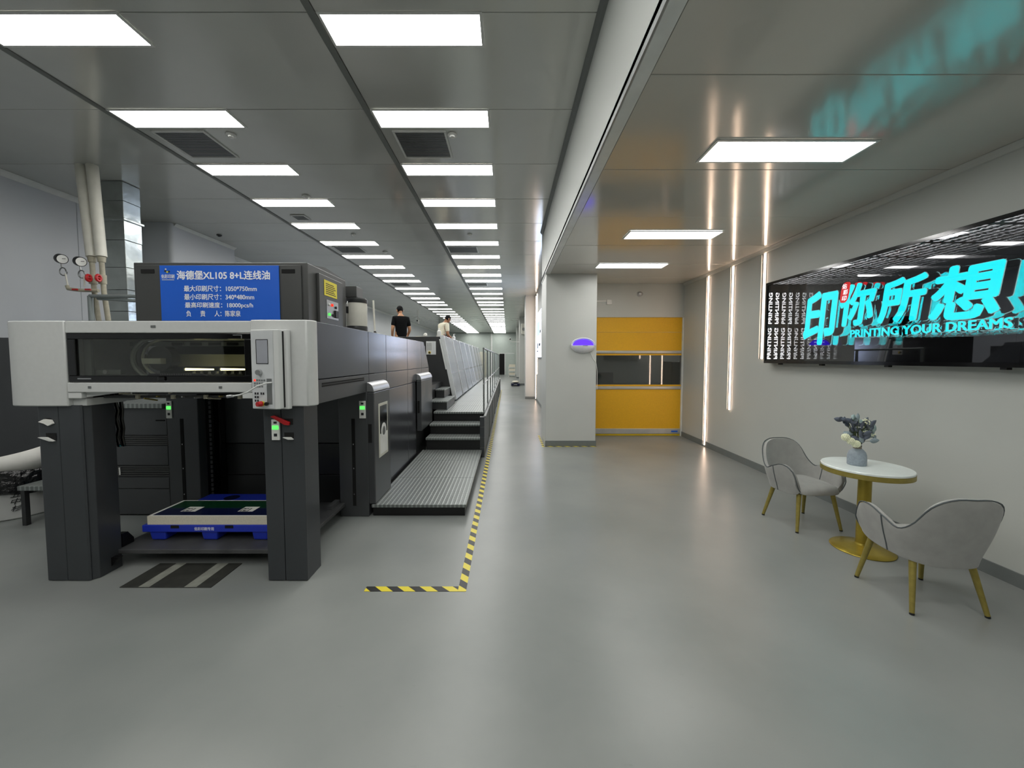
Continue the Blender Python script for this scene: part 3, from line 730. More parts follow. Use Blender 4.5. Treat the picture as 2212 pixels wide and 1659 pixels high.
# ------------------------------------------------------------------ powder cabinet on top with the blue sign
PC = root('powder_cabinet', (-2.5, 3.8, 1.985), 'dark grey cabinet on top of the press behind the blue sign', 'cabinet')
def Q_(mb, name, material, parent=None, **k): return mb.build(name, material, root=PC, parent=parent, **k)
cb = Q_(B(-3.25, -1.74, 3.42, 4.22, 1.987, 2.53), 'cabinet_body', 'box_grey', bevel=.006)
Q_(MB().prism([(3.425, 2.52), (3.76, 2.565), (4.22, 2.535), (4.22, 2.5), (3.425, 2.5)], 'x', -3.245, -1.745), 'cabinet_roof', 'box_grey')
Q_(B(-3.215, -1.79, 3.404, 3.4195, 1.99, 2.505), 'front_plate', 'box_grey', bevel=.004)
for x in (-3.17, -1.955): Q_(B(x, x+.115, 3.400, 3.4035, 2.435, 2.468), 'hand_slot', 'void')
dr = Q_(B(-1.739, -1.712, 3.57, 4.07, 2.0, 2.475), 'switch_door', 'box_grey', bevel=.005)
Q_(B(-1.7115, -1.7095, 3.66, 3.93, 2.29, 2.435), 'warning_label', 'label_yellow', dr)
for k in range(6): Q_(B(-1.7093, -1.7088, 3.69, 3.90-.02*(k % 3), 2.31+.018*k, 2.317+.018*k), 'label_line', 'ink', dr)
bp_ = Q_(B(-1.7115, -1.709, 3.70, 3.95, 2.08, 2.255), 'button_plate', 'aluminium', dr)
for i, (y, z) in enumerate([(3.75, 2.215), (3.81, 2.215), (3.89, 2.20), (3.75, 2.12), (3.83, 2.12)]):
    Q_(MB().cyl((-1.709, y, z), (-1.70, y, z), .013), 'push_button', ['label_white', 'red_lamp', 'ink', 'green_lamp', 'ink'][i], bp_, smooth=True)
Q_(B(-1.709, -1.695, 3.86, 3.93, 2.10, 2.17), 'rocker_switch', 'black', bp_, bevel=.003)
SG = root('sign_board', (-2.49, 3.40, 2.0), 'blue board with white Chinese press data on the dark cabinet', 'sign')
B(-3.0, -1.975, 3.392, 3.3995, 1.992, 2.498).build('board', 'sign_blue', root=SG)
def line(body, px0, px1, pyb, pyt, bold=.012, mt='sign_white'):
    k = 3.39/840*1.004; x0 = (px0-1097)*k; x1 = (px1-1097)*k
    z = lambda py: 2.498-(py-574)*.453/(114)
    lettering('lettering', body, (x0, 3.3915, z(pyb)), FRONT, x1-x0, z(pyt)-z(pyb), mt, SG, bold=bold, depth=.0015)
line('海德堡XL105 8+L连线油', 393, 591, 604.5, 585, .02)
line('最大印刷尺寸：1050*750mm', 407, 562, 630, 617)
line('最小印刷尺寸：340*480mm', 407, 556, 648, 635)
line('最高印刷速度：18000pcs/h', 408, 553, 667, 653)
line('负      责      人：陈家泉', 410, 526, 684, 671)
line('佑彩印刷', 360, 388, 602, 593, .006)
k = 3.39/840*1.004
MB().box((361-1097)*k, (387-1097)*k, 3.3905, 3.3915, 2.498-(605.5-574)*.00397, 2.498-(604-574)*.00397).build('logo_underline', 'panel_light', root=SG)
for px, pz, m_, r_ in ((373, 588, 'label_yellow', 2.0), (369, 586, 'press_black', 2.2), (377, 587, 'press_black', 2.0), (370, 582, 'label_white', 1.6)):
    MB().cyl(((px-1097)*k, 3.3915, 2.498-(pz-574)*.00397), ((px-1097)*k, 3.390, 2.498-(pz-574)*.00397), r_*k, n=12).build('logo_mark', m_, root=SG)

# vacuum canister and hopper on the press top
VC = root('vacuum_canister', (-1.715, 4.45, 1.985), 'white drum canister with black bands and grey box on the press', 'canister')
def V_(mb, name, material, parent=None, **k): return mb.build(name, material, root=VC, parent=parent, **k)
dm = V_(MB().lathe(-1.715, 4.45, [(.108, 2.06), (.112, 2.07), (.112, 2.33), (.108, 2.335)], 32), 'drum', 'pipe_white', smooth=True)
V_(MB().lathe(-1.715, 4.45, [(.114, 1.99), (.116, 2.0), (.116, 2.05), (.113, 2.062)], 32), 'band', 'press_black', dm, smooth=True)
V_(MB().lathe(-1.715, 4.45, [(.115, 2.32), (.118, 2.33), (.118, 2.362), (.1, 2.375), (.001, 2.377)], 32), 'lid', 'press_black', dm, smooth=True)
V_(MB().tube([(-1.775, 4.345, 2.33), (-1.78, 4.335, 2.30), (-1.775, 4.335, 2.27)], .006, 8), 'clasp', 'aluminium', dm)
V_(B(-1.79, -1.765, 4.33, 4.342, 2.20, 2.275), 'clasp_plate', 'press_black', dm)
V_(B(-1.86, -1.68, 4.36, 4.55, 2.38, 2.50), 'filter_box', 'box_grey', bevel=.004)
V_(MB().box(-1.92, -1.64, 4.34, 4.35, 2.515, 2.52).box(-1.92, -1.915, 4.34, 4.35, 2.4, 2.515), 'frame_bracket', 'aluminium_dull')
PL = root('white_pole', (-1.59, 4.75, 1.985), 'thin white pipe standing beside the drum canister', 'pipe')
MB().cyl((-1.615, 4.75, 1.986), (-1.63, 4.75, 2.40), .011, n=10).build('tube', 'pipe_white', root=PL, smooth=True)
MB().lathe(-1.615, 4.75, [(.02, 1.986), (.022, 2.0), (.012, 2.03)], 12).build('joint', 'press_black', root=PL, smooth=True)

# ------------------------------------------------------------------ pallet, paper pile, floor plate under the hood
PT = root('pallet', (-2.55, 3.6, .151), 'blue plastic pallet on the steel lift plate under the hood', 'pallet')
dk = B(-3.10, -2.0, 3.225, 3.99, .228, .288).build('deck', 'pallet_blue', root=PT, bevel=.006)
for i, x in enumerate((-2.82, -2.36)): B(x-.035, x+.035, 3.2235, 3.2248, .262, .2875).build('grip_notch', 'void', root=PT, parent=dk)
for x in (-2.80, -2.32): MB().cyl((x, 3.88, .2885), (x, 3.88, .2895), .07, n=24).build('drain_hole', 'sheet_navy', root=PT, parent=dk)
for x in (-3.06, -2.62, -2.19):
    for y in (3.235, 3.55, 3.83):
        def fr_(sc_, z): return [(x+.08+dx*sc_, y+.07+dy*sc_, z) for dx, dy in ((-.07,-.07),(.07,-.07),(.07,.07),(-.07,.07))]
        MB().add(fr_(.86, .152)+fr_(1, .228), [(0,3,2,1),(4,5,6,7),(0,1,5,4),(1,2,6,5),(2,3,7,6),(3,0,4,7)]).build('pallet_foot', 'pallet_blue', root=PT, bevel=.012)
lettering('lettering', '佑彩印刷专用', (-2.655, 3.2245, .243), FRONT, .165, .03, 'sign_white', PT, parent=dk, bold=.01, depth=.001)
PS = root('paper_pile', (-2.54, 3.42, .2895), 'low pile of printed sheets with navy and green top on blue pallet', 'paper pile')
B(-3.06, -2.03, 3.235, 3.60, .2895, .362).build('sheet_stack', 'paper_cream', root=PS)
ts = B(-3.055, -2.03, 3.24, 3.60, .3625, .364).build('top_sheet', 'paper_white', root=PS)
B(-3.03, -2.035, 3.252, 3.41, .3641, .3644).build('printed_field', 'sheet_navy', root=PS, parent=ts)
B(-3.03, -2.035, 3.411, 3.585, .3641, .3644).build('printed_field', 'sheet_green', root=PS, parent=ts)
for x in (-2.86, -2.36):
    B(x, x+.13, 3.33, 3.44, .3645, .3647).build('printed_mark', 'paper_white', root=PS, parent=ts)
    B(x+.01, x+.085, 3.335, 3.405, .3648, .365).build('printed_mark', 'ink', root=PS, parent=ts)
    for q in range(3): B(x+.02+.02*q, x+.034+.02*q, 3.345+.012*(q % 2), 3.385+.008*q, .3651, .3653).build('printed_mark', 'paper_white', root=PS, parent=ts)
FM = root('floor_plate', (-2.55, 2.97, 0), 'dark floor plate with two worn pale stripes before the lift', 'floor plate')
B(-2.88, -2.20, 2.80, 3.14, .0005, .006).build('plate', 'floor_mat', root=FM, bevel=.002)
for xa_, xb_ in ((-2.74, -2.66), (-2.40, -2.31)): B(xa_, xb_, 2.801, 3.139, .0062, .0068).build('worn_stripe', 'floor_worn', root=FM)

# ------------------------------------------------------------------ printing units
UY = [9.2+1.45*k for k in range(8)]
def unit_profile(ztop):
    xr = -1.27 - .30*(ztop-.69)/1.52
    return [(-3.6, .05), (-1.30, .05), (-1.27, .69), (xr, ztop), (-3.6, ztop)]
def make_unit(y0):
    r = root('printing_unit', (-2.45, y0, 0), '', 'printing unit', 'printing units in a line behind the delivery')
    t_ = MB().prism(unit_profile(2.21), 'y', y0, y0+.5).build('tower', 'press_black', root=r, bevel=.006)
    MB().prism(unit_profile(1.30), 'y', y0+.501, y0+1.43).build('lower_body', 'press_black', root=r)
    B(-3.3, -1.5, y0+.55, y0+1.40, 1.301, 1.315).build('footboard', 'checker_plate', root=r)
    g = MB().prism([(-1.215, .73), (-1.515, 2.235), (-1.60, 2.23), (-1.30, .73)], 'y', y0+.055, y0+1.22).build('guard', 'guard_silver', root=r, bevel=.008)
    MB().prism([(-1.208, .72), (-1.508, 2.245), (-1.605, 2.24), (-1.305, .72)], 'y', y0-.012, y0+.052).build('guard_edge', 'guard_edge', root=r, parent=g, bevel=.006)
    MB().prism([(-1.355, 1.34), (-1.335, 1.34), (-1.342, 1.375), (-1.362, 1.375)], 'y', y0+.06, y0+1.20).build('guard_handle', 'aluminium_dull', root=r, parent=g)
    return r
u0 = make_unit(UY[0])
ulab = ['first printing unit with silver slanted guard and keypad on its black face'] + [f'{ORD[k]} printing unit with slanted silver guard, counted from the delivery' for k in range(1, 8)]
for k in range(1, 8):
    c = copy_tree(u0); c.location.y = UY[k]; c['label'] = ulab[k]
u0['label'] = ulab[0]
kp = B(-1.925, -1.695, 9.185, 9.1995, 1.785, 2.10).build('keypad', 'panel_light', root=u0, bevel=.012)
B(-1.775, -1.71, 9.182, 9.1848, 1.80, 2.08).build('keypad_recess', 'guard_edge', root=u0, parent=kp)
for r_ in range(6):
    for c_ in range(3): B(-1.905+.04*c_, -1.88+.04*c_, 9.182, 9.1848, 1.89+.03*r_, 1.908+.03*r_).build('key', 'aluminium_dull', root=u0, parent=kp)
MB().cyl((-1.845, 9.1845, 1.835), (-1.845, 9.165, 1.835), .03).build('stop_collar', 'yellow_plastic', root=u0, parent=kp, smooth=True)
MB().cyl((-1.845, 9.164, 1.835), (-1.845, 9.145, 1.835), .02).build('stop_button', 'gauge_black', root=u0, parent=kp, smooth=True)
MB().tube([(-1.60, 9.17, 2.15), (-1.455, 9.17, 1.44)], .017, 10).build('grab_bar', 'panel_light', root=u0, smooth=True)
FD = root('feeder', (-2.4, 21.0, 0), 'cream ribbed feeder casing at the far end of the press', 'machine')
B(-3.4, -1.25, 20.95, 22.6, .02, 2.05).build('casing', 'feeder_cream', root=FD, bevel=.01)
for i in range(7): B(-1.249, -1.225, 21.0+.22*i, 21.14+.22*i, .75, 1.95).build('rib', 'feeder_cream', root=FD, bevel=.004)

# things lying on the units
def bottle(x, y, z, h, r_, lab, spray=False):
    r = root('squeeze_bottle', (x, y, z), lab, 'bottle', 'bottles on the press')
    MB().lathe(x, y, [(r_*.9, z), (r_, z+.01), (r_, z+h*.62), (r_*.4, z+h*.75), (r_*.35, z+h*.8)], 16).build('bottle_body', 'plastic_white', root=r, smooth=True)
    MB().lathe(x, y, [(r_*.4, z+h*.8), (r_*.4, z+h*.86), (r_*.12, z+h)], 12).build('nozzle', 'plastic_white', root=r, smooth=True)
    if spray: MB().tube([(x, y, z+h*.98), (x+.03, y, z+h*1.02), (x+.06, y, z+h*.95)], .006, 6).build('spout', 'plastic_white', root=r)
bottle(-1.66, 9.42, 2.212, .22, .05, 'broad white bottle on the first unit before the man in cream')
bottle(-1.72, 12.42, 2.212, .26, .05, 'white spray bottle on the third printing unit', True)
bottle(-2.25, 6.3, 1.986, .12, .03, 'little white bottle on the press top near the man in black')
rg = MB()
for i in range(9):
    rg.ball((-1.70+random.uniform(-.05, .05), 10.9+random.uniform(-.1, .1), 2.25+random.uniform(0, .03)), (.035, .05, .03), 8, 6)
tag(rg.build('cleaning_rag', 'rag_purple', smooth=True), 'crumpled purple rag on the second printing unit', 'rag')
pb = MB().ball((-1.98, 9.4, 2.262), (.05, .05, .048), 10, 7)
for k_ in range(len(pb.v)): pb.v[k_] = tuple(Vector(pb.v[k_]) + Vector((random.uniform(-.008, .008), random.uniform(-.008, .008), 0)))
tag(pb.build('paper_ball', 'paper_white'), 'crumpled white paper ball on top of the first unit', 'paper')
tag(B(-2.2, -2.02, 9.3, 9.55, 2.2115, 2.224).build('note_pad', 'paper_cream'), 'flat pad of paper on top of the first unit', 'paper')

# ------------------------------------------------------------------ access platform and steps
AP = root('access_platform', (-.95, 4.1, 0), 'checker plate access platform with steps along the press', 'platform')
def A_(mb, name, material, parent=None, **k): return mb.build(name, material, root=AP, parent=parent, **k)
A_(B(-1.455, -.465, 4.125, 6.62, .002, .095), 'plinth', 'black')
for a, b_ in ((4.105, 5.05), (5.053, 5.93), (5.933, 6.62)): A_(B(-1.465, -.445, a, b_, .096, .13), 'deck_plate', 'checker_plate', bevel=.004)
A_(B(-1.40, -.44, 6.63, 6.66, .13, .30), 'riser', 'black')
A_(B(-1.41, -.438, 6.60, 6.965, .30, .335), 'step_tread', 'checker_plate', bevel=.004)
A_(B(-1.40, -.44, 6.97, 7.0, .336, .48), 'riser', 'black')
A_(B(-1.41, -.438, 6.945, 7.315, .48, .515), 'step_tread', 'checker_plate', bevel=.004)
A_(B(-1.40, -.44, 7.33, 7.36, .516, .655), 'riser', 'black')
for i in range(10): A_(B(-1.262 if i > 1 else -1.40, -.438, [7.30, 8.25][i] if i < 2 else 9.18+1.43*(i-2), [8.247, 9.177][i] if i < 2 else 9.177+1.43*(i-1), .655, .69), 'deck_plate', 'checker_plate', bevel=.004)
A_(B(-1.39, -.50, 7.40, 9.17, .02, .65), 'plinth', 'black')
A_(B(-1.25, -.50, 9.18, 20.6, .02, .65), 'plinth', 'black')
for z0, z1 in ((0, .17), (.173, .35), (.353, .53), (.533, .70)): A_(B(-.478, -.40, 6.59, 6.68, z0+.001, z1), 'newel_block', 'press_leg', bevel=.004)
for i in range(8): A_(B(-.437, -.405, 6.70+1.74*i, 8.42+1.74*i, .04, .62), 'side_skirt', 'skirt_dark', bevel=.004)
for i in range(8): A_(B(-.436, -.395, 8.40+1.74*i, 8.46+1.74*i, .001, .66), 'side_post', 'rail_steel')
A_(B(-.44, -.40, 7.0, 20.6, .625, .655), 'edge_beam', 'aluminium_dull')
s1 = A_(B(-1.54, -1.20, 7.62, 8.75, .691, .83), 'step_box', 'press_black', bevel=.004)
A_(B(-1.55, -1.19, 7.61, 8.76, .831, .855), 'step_box_top', 'checker_plate', s1, bevel=.003)
s2 = A_(B(-1.54, -1.36, 8.30, 9.1, .856, 1.01), 'step_box', 'press_black', bevel=.004)
A_(B(-1.55, -1.35, 8.29, 9.11, 1.011, 1.035), 'step_box_top', 'checker_plate', s2, bevel=.003)
GR = root('guard_rail', (-.445, 7.34, .69), 'grey steel guard rail along the edge of the raised platform', 'guard rail')
for y in (7.36, 8.75, 10.2, 11.7, 13.3, 15.0, 16.9, 18.9, 20.5):
    B(-.470, -.442, y-.028, y+.028, .691, 1.875).build('rail_post', 'rail_steel', root=GR, bevel=.005)
MB().cyl((-.456, 7.33, 1.885), (-.456, 20.55, 1.885), .02, n=12).build('top_rail', 'rail_steel', root=GR, smooth=True)
MB().cyl((-.456, 7.33, 1.22), (-.456, 20.55, 1.22), .015, n=12).build('mid_rail', 'aluminium', root=GR, smooth=True)

# ------------------------------------------------------------------ people
def skin_mesh(verts, edges, material, name, parent, sub=2, rootv=0):
    me = bpy.data.meshes.new(name); me.from_pydata([v[0] for v in verts], edges, [])
    o = bpy.data.objects.new(name, me); C.objects.link(o)
    o.modifiers.new('s', 'SKIN'); sm = o.modifiers.new('u', 'SUBSURF'); sm.levels = sub; sm.render_levels = sub
    for i, v in enumerate(verts): me.skin_vertices[0].data[i].radius = v[1]; me.skin_vertices[0].data[i].use_root = (i == rootv)
    bpy.context.view_layer.update()
    m2 = bpy.data.meshes.new_from_object(o.evaluated_get(bpy.context.evaluated_depsgraph_get()))
    bpy.data.objects.remove(o); m2.materials.clear(); m2.materials.append(M[material])
    m2.polygons.foreach_set('use_smooth', [True]*len(m2.polygons)); m2.name = name
    o = bpy.data.objects.new(name, m2); C.objects.link(o); o.parent = parent
    return o
def person(loc, rotz, lab, lean, head_tilt, arms, skin_m, shirt_m):
    """local frame faces +Y; lean bends the trunk forward about the hips"""
    r = root('person', loc, lab, 'person')
    def bend(p, extra=0.):
        x, y, z = p; dz = z-.95; a = lean
        if dz <= 0: return Vector(p)
        return Vector((x, y*math.cos(a)+dz*math.sin(a), .95-y*math.sin(a)+dz*math.cos(a)))
    neck = bend((0, 0, 1.47)); hb = neck + Vector((0, math.sin(lean+head_tilt)*.13, math.cos(lean+head_tilt)*.13))
    hdir = (hb-neck).normalized(); fwd = Vector((0, hdir.z, -hdir.y))
    T = [((0,0,.95),(.155,.11)), (bend((0,0,1.12)),(.15,.10)), (bend((0,-.01,1.30)),(.175,.11)), (bend((0,-.01,1.40)),(.15,.09)), (neck,(.058,.058)), (neck+hdir*.10,(.055,.06))]
    E_ = [(0,1),(1,2),(2,3),(3,4),(4,5)]
    V_ = list(T); shoulders = []
    for sx, (el, wr) in zip((-1, 1), arms):
        sh = bend((sx*.16, -.01, 1.395)); n0 = len(V_)
        V_ += [(sh, (.062,.062)), (Vector(el), (.043,.043)), (Vector(wr), (.030,.026))]
        E_ += [(3, n0), (n0, n0+1), (n0+1, n0+2)]; shoulders.append((sh, Vector(el), Vector(wr)))
        d = (Vector(wr)-Vector(el)).normalized(); side = Vector((1,0,0))*sx
        V_.append((Vector(wr)+d*.05, (.036,.016))); E_.append((n0+2, n0+3)); V_.append((Vector(wr)+d*.09, (.038,.014))); E_.append((n0+3, n0+4))
    for sx in (-1, 1):
        n0 = len(V_)
        V_ += [(Vector((sx*.09,0,.88)),(.095,.095)), (Vector((sx*.10,.02,.48)),(.06,.06)), (Vector((sx*.10,0,.09)),(.04,.04)), (Vector((sx*.105,.13,.045)),(.045,.035))]
        E_ += [(0, n0), (n0, n0+1), (n0+1, n0+2), (n0+2, n0+3)]
    body = skin_mesh(V_, E_, skin_m, 'body', r)
    # five separate fingers on each hand
    for hi, (sh, el, wr) in enumerate(shoulders):
        sx = (-1, 1)[hi]; d = (wr-el).normalized(); lat = d.cross(Vector((0, 0, 1))); lat = lat.normalized() if lat.length > .01 else Vector((1, 0, 0)); nrm = lat.cross(d)
        for fi, (off, ln) in enumerate(((-.028, .065), (-.009, .075), (.01, .07), (.028, .055))):
            b0 = wr+d*.085+lat*off
            skin_mesh([(b0, (.009,.009)), (b0+d*ln*.5-nrm*.006, (.008,.008)), (b0+d*ln*.85-nrm*.025, (.007,.007))], [(0,1),(1,2)], skin_m, 'finger', r, 1)
        b0 = wr+d*.03-lat*.03*sx
        skin_mesh([(b0, (.011,.011)), (b0+d*.03-lat*.028*sx, (.010,.010)), (b0+d*.06-lat*.034*sx, (.008,.008))], [(0,1),(1,2)], skin_m, 'thumb', r, 1)
    # head
    R = Matrix((Vector((1,0,0)), fwd, hdir)).transposed()
    hc = neck+hdir*.165+fwd*.015
    hm = MB()
    hm.ball((0,0,0), (.074,.092,.112), 20, 14)
    for i_, v in enumerate(hm.v):
        x, y, z = v
        if z < 0: k_ = 1+z*2.2; x *= max(.6, k_); 
        hm.v[i_] = (x, y+(.012 if z < -.03 and y > 0 else 0), z)
    def place(mb): mb.v = [tuple(R @ Vector(v) + hc) for v in mb.v]; return mb
    ORG[r.name] = Vector((0,0,0))
    place(hm).build('head', skin_m, root=r, smooth=True)
    place(MB().prism([(.085,-.03),(.112,-.028),(.086,.012)], 'x', -.013, .013)).build('nose', skin_m, root=r, bevel=.004)
    for sx in (-1, 1):
        place(MB().ball((sx*.076,-.012,-.008), (.012,.024,.034), 10, 8)).build('ear', skin_m, root=r, smooth=True)
        place(MB().ball((sx*.030,.082,.008), (.012,.010,.007), 8, 6)).build('eye', 'gauge_face', root=r, smooth=True)
        place(MB().box(sx*.030-.018, sx*.030+.018, .084, .092, .024, .031)).build('eyebrow', 'hair', root=r)
    place(MB().box(-.022,.022,.086,.094,-.056,-.048)).build('mouth', 'rag_purple', root=r, bevel=.003)
    hh = MB().ball((0,-.012,.022), (.083,.097,.104), 20, 14)
    keep = [i_ for i_, v in enumerate(hh.v) if not (v[2] < -.075 or (v[1] > .05 and v[2] < .045) or (v[1] > .0 and v[2] < -.01))]
    ks = set(keep); hh.f = [f for f in hh.f if all(i_ in ks for i_ in f)]
    place(hh).build('hair', 'hair', root=r, smooth=True)
    # clothes
    up = .72
    SV = [((0,0,.80),(.165,.125)), (bend((0,0,1.02)),(.155,.115)), (bend((0,-.01,1.28)),(.17,.12)), (bend((0,-.01,1.40)),(.14,.095)), (bend((0,0,1.45)),(.07,.068))]
    SE = [(0,1),(1,2),(2,3),(3,4)]
    for sh, el, wr in shoulders:
        n0 = len(SV); SV += [(sh, (.084,.084)), (sh.lerp(el, .5), (.068,.066)), (sh.lerp(el, .72), (.064,.062))]; SE += [(3, n0), (n0, n0+1), (n0+1, n0+2)]
    skin_mesh(SV, SE, shirt_m, 'shirt', r)
    TV = [((0,0,.96),(.165,.12)), ((0,0,.90),(.16,.12))]; TE = [(0,1)]
    for sx in (-1, 1):
        n0 = len(TV); TV += [((sx*.09,0,.82),(.105,.105)), ((sx*.10,.02,.48),(.075,.075)), ((sx*.10,0,.10),(.06,.06))]; TE += [(1, n0), (n0, n0+1), (n0+1, n0+2)]
    skin_mesh(TV, TE, 'trousers', 'trousers', r)
    for sx in (-1, 1): MB().prism([(-.10,.0),(.19,.0),(.2,.03),(.12,.07),(.03,.11),(-.09,.11)], 'x', sx*.1-.048, sx*.1+.048).build('shoe', 'black', root=r, bevel=.02)
    r.rotation_euler = (0, 0, rotz)
    return r
person((-2.74, 10.05, 1.318), math.radians(32), 'person in black T-shirt standing on the press, back turned, head bowed', .06, .32,
       [((-.225, .0, 1.12), (-.20, .12, .90)), ((.225, .0, 1.12), (.19, .16, .93))], 'skin', 'shirt_black')
person((-2.03, 11.62, 1.318), math.radians(-48), 'person in cream T-shirt leaning over the press towards the walkway', .36, .28,
       [((-.23, .14, 1.07), (-.18, .36, .93)), ((.23, .14, 1.07), (.18, .36, .93))], 'skin_tan', 'shirt_cream')

# ------------------------------------------------------------------ things left of the press
SCB = root('side_cabinet', (-4.0, 4.5, 0), 'low dark cabinet with two vent rows seen between press legs', 'cabinet')
def S_(mb, name, material, parent=None, **k): return mb.build(name, material, root=SCB, parent=parent, **k)
S_(B(-4.33, -3.64, 4.14, 5.2, .012, 1.17), 'carcass', 'press_black')
for z0, z1 in ((.88, 1.165), (.555, .762), (.30, .42), (.015, .293)): S_(B(-4.33, -3.645, 4.125, 4.1395, z0, z1), 'front_panel', 'press_dark', bevel=.003)
for z0, z1 in ((.768, .875), (.428, .548)):
    for i in range(5):
        zz = z0+(z1-z0)*(i+.25)/5
        S_(B(-4.33, -3.645, 4.127, 4.1395, zz, zz+.011), 'vent_slat', 'box_grey')
    for j in range(3): S_(B(-4.24+.03*j, -4.225+.03*j, 4.122, 4.1265, z0+.02, z1-.02), 'paper_strip', 'label_white')
S_(B(-3.76, -3.66, 4.1225, 4.1245, 1.03, 1.045), 'latch_slot', 'void')
S_(B(-4.33, -3.66, 4.09, 5.0, 1.171, 1.22), 'checker_top', 'checker_plate', bevel=.003)
TC = root('tall_cabinet', (-5.5, 4.9, 0), 'tall plain dark cabinet at the far side behind the waste drum', 'cabinet')
B(-7.0, -4.36, 4.72, 5.1, .05, 1.95).build('carcass', 'press_dark', root=TC, bevel=.006)
for a in (-6.99, -5.67): B(a, a+1.31, 4.70, 4.7195, .08, 1.93).build('front_panel', 'press_dark', root=TC, bevel=.004)
B(-7.0, -4.36, 4.75, 5.08, .001, .049).build('plinth', 'black', root=TC)
WD = root('waste_drum', (-5.45, 4.25, 0), 'white waste drum with black bag and inked characters', 'waste bin')
def W_(mb, name, material, parent=None, **k): return mb.build(name, material, root=WD, parent=parent, **k)
drm = W_(MB().lathe(-5.45, 4.25, [(.33, .001), (.345, .015), (.37, .34), (.375, .36)], 40), 'drum_body', 'bin_white', smooth=True)
bg = MB(); prof = [(.372, .27), (.40, .29), (.41, .36), (.395, .43), (.38, .50), (.36, .52)]; bg.lathe(-5.45, 4.25, prof, 48)
for i_, v in enumerate(bg.v):
    a = math.atan2(v[1]-4.25, v[0]+5.45); k_ = 1+.03*math.sin(9*a+v[2]*30)+.02*math.sin(23*a-v[2]*55)
    bg.v[i_] = (-5.45+(v[0]+5.45)*k_, 4.25+(v[1]-4.25)*k_, v[2]+.015*math.sin(5*a))
W_(bg, 'bag', 'bag_black', smooth=True)
pp = MB(); n = 26
for j in range(2):
    for i in range(n):
        a = math.radians(-175+8*i); rr_ = .345
        z = .50 if j == 0 else .655+.13*max(0, (i-11)/14)**1.3
        pp.v.append((-5.45+rr_*math.cos(a), 4.25+rr_*math.sin(a), z))
pp.f = [(i, i+1, n+i+1, n+i) for i in range(n-1)]
po = W_(pp, 'card_liner', 'paper_white', smooth=True)
so = po.modifiers.new('thick', 'SOLIDIFY'); so.thickness = .006
for k_, chs in enumerate('五中杉'):
    zb = .245-.075*k_
    def wrap(p, zb=zb):
        return p
    a0 = math.radians(-40)
    ca, sa = math.cos(a0), math.sin(a0); rr_ = .345+.075*zb
    rot = Matrix(((-sa, 0, ca), (ca, 0, sa), (0, 1, 0)))
    lettering('lettering', chs, (-5.45+(rr_+.004)*ca-(-sa)*.035, 4.25+(rr_+.004)*sa-ca*.035, zb), rot, .075, .06, 'ink', WD, parent=drm, bold=.0, depth=.004, shear=.3)
MS = root('metal_step', (-4.65, 4.04, 0), 'small checker plate step between waste drum and press leg', 'step')
B(-4.95, -4.6, 3.86, 4.22, .365, .41).build('tread', 'checker_plate', root=MS, bevel=.003)
for x, y in ((-4.91, 3.89), (-4.63, 3.89), (-4.91, 4.19), (-4.63, 4.19)): B(x-.02, x+.02, y-.02, y+.02, .001, .364).build('leg', 'press_black', root=MS)

# duct, pipes and gauges
DU = root('air_duct', (-5.83, 5.97, 0), 'shiny galvanised square duct rising to the ceiling', 'duct')
zs = [.02, .62, 1.12, 1.6, 2.05, 2.40, 2.72, 3.05, 3.45, 3.75, 4.02, CH-.002]
for i, (a, b_) in enumerate(zip(zs[:-1], zs[1:])):
    e_ = .004*(i % 2)
    B(-6.0+e_, -5.66-e_, 5.84+e_, 6.12-e_, a+.002, b_-.002).build('duct_section', 'galvanised', root=DU, bevel=.004)
for z in (3.75, 2.05): B(-6.025, -5.635, 5.815, 6.145, z-.018, z+.018).build('flange', 'galvanised', root=DU, bevel=.006)
for i, (xt, xb_, lab) in enumerate(((-5.765, -5.59, 'left of the two white insulated pipes hanging before the duct'), (-5.615, -5.46, 'right of the two white insulated pipes hanging before the duct'))):
    r = root('insulated_pipe', (xb_, 5.3, 3.06), lab, 'pipe', 'white insulated pipes')
    MB().cyl((xt, 5.39, CH-.002), (xb_, 5.3, 3.06), .064, .058, 24).build('insulation', 'pipe_white', root=r, smooth=True)
    MB().cyl((xb_, 5.3, 3.059), (xb_, 5.3, 2.99), .046, .04, 16).build('coupling', 'pipe_old', root=r, smooth=True)
    MB().tube([(xb_, 5.3, 2.99), (xb_+.01, 5.3, 2.6), (xb_+.05, 5.3, 2.2), (xb_+.06, 5.3, 1.9)], .028, 12).build('lower_pipe', 'pipe_old', root=r, smooth=True)
    v_ = MB().cyl((xb_, 5.3, 2.82), (xb_, 5.3, 2.70), .042, n=14).build('valve_body', 'pipe_old', root=r, smooth=True)
    MB().cyl((xb_, 5.27, 2.76), (xb_+.04, 5.21, 2.76), .012).build('valve_stem', 'pipe_old', root=r, parent=v_)
    wheel = [(xb_+.05+.0*t, 5.20+.03*math.cos(t), 2.76+.04*math.sin(t)) for t in [2*math.pi*q/14 for q in range(14)]]
    MB().tube(wheel, .016, 6, True).cyl((xb_+.05, 5.16, 2.76), (xb_+.05, 5.24, 2.76), .01).build('valve_wheel', 'red_plastic', root=r, parent=v_, smooth=True)
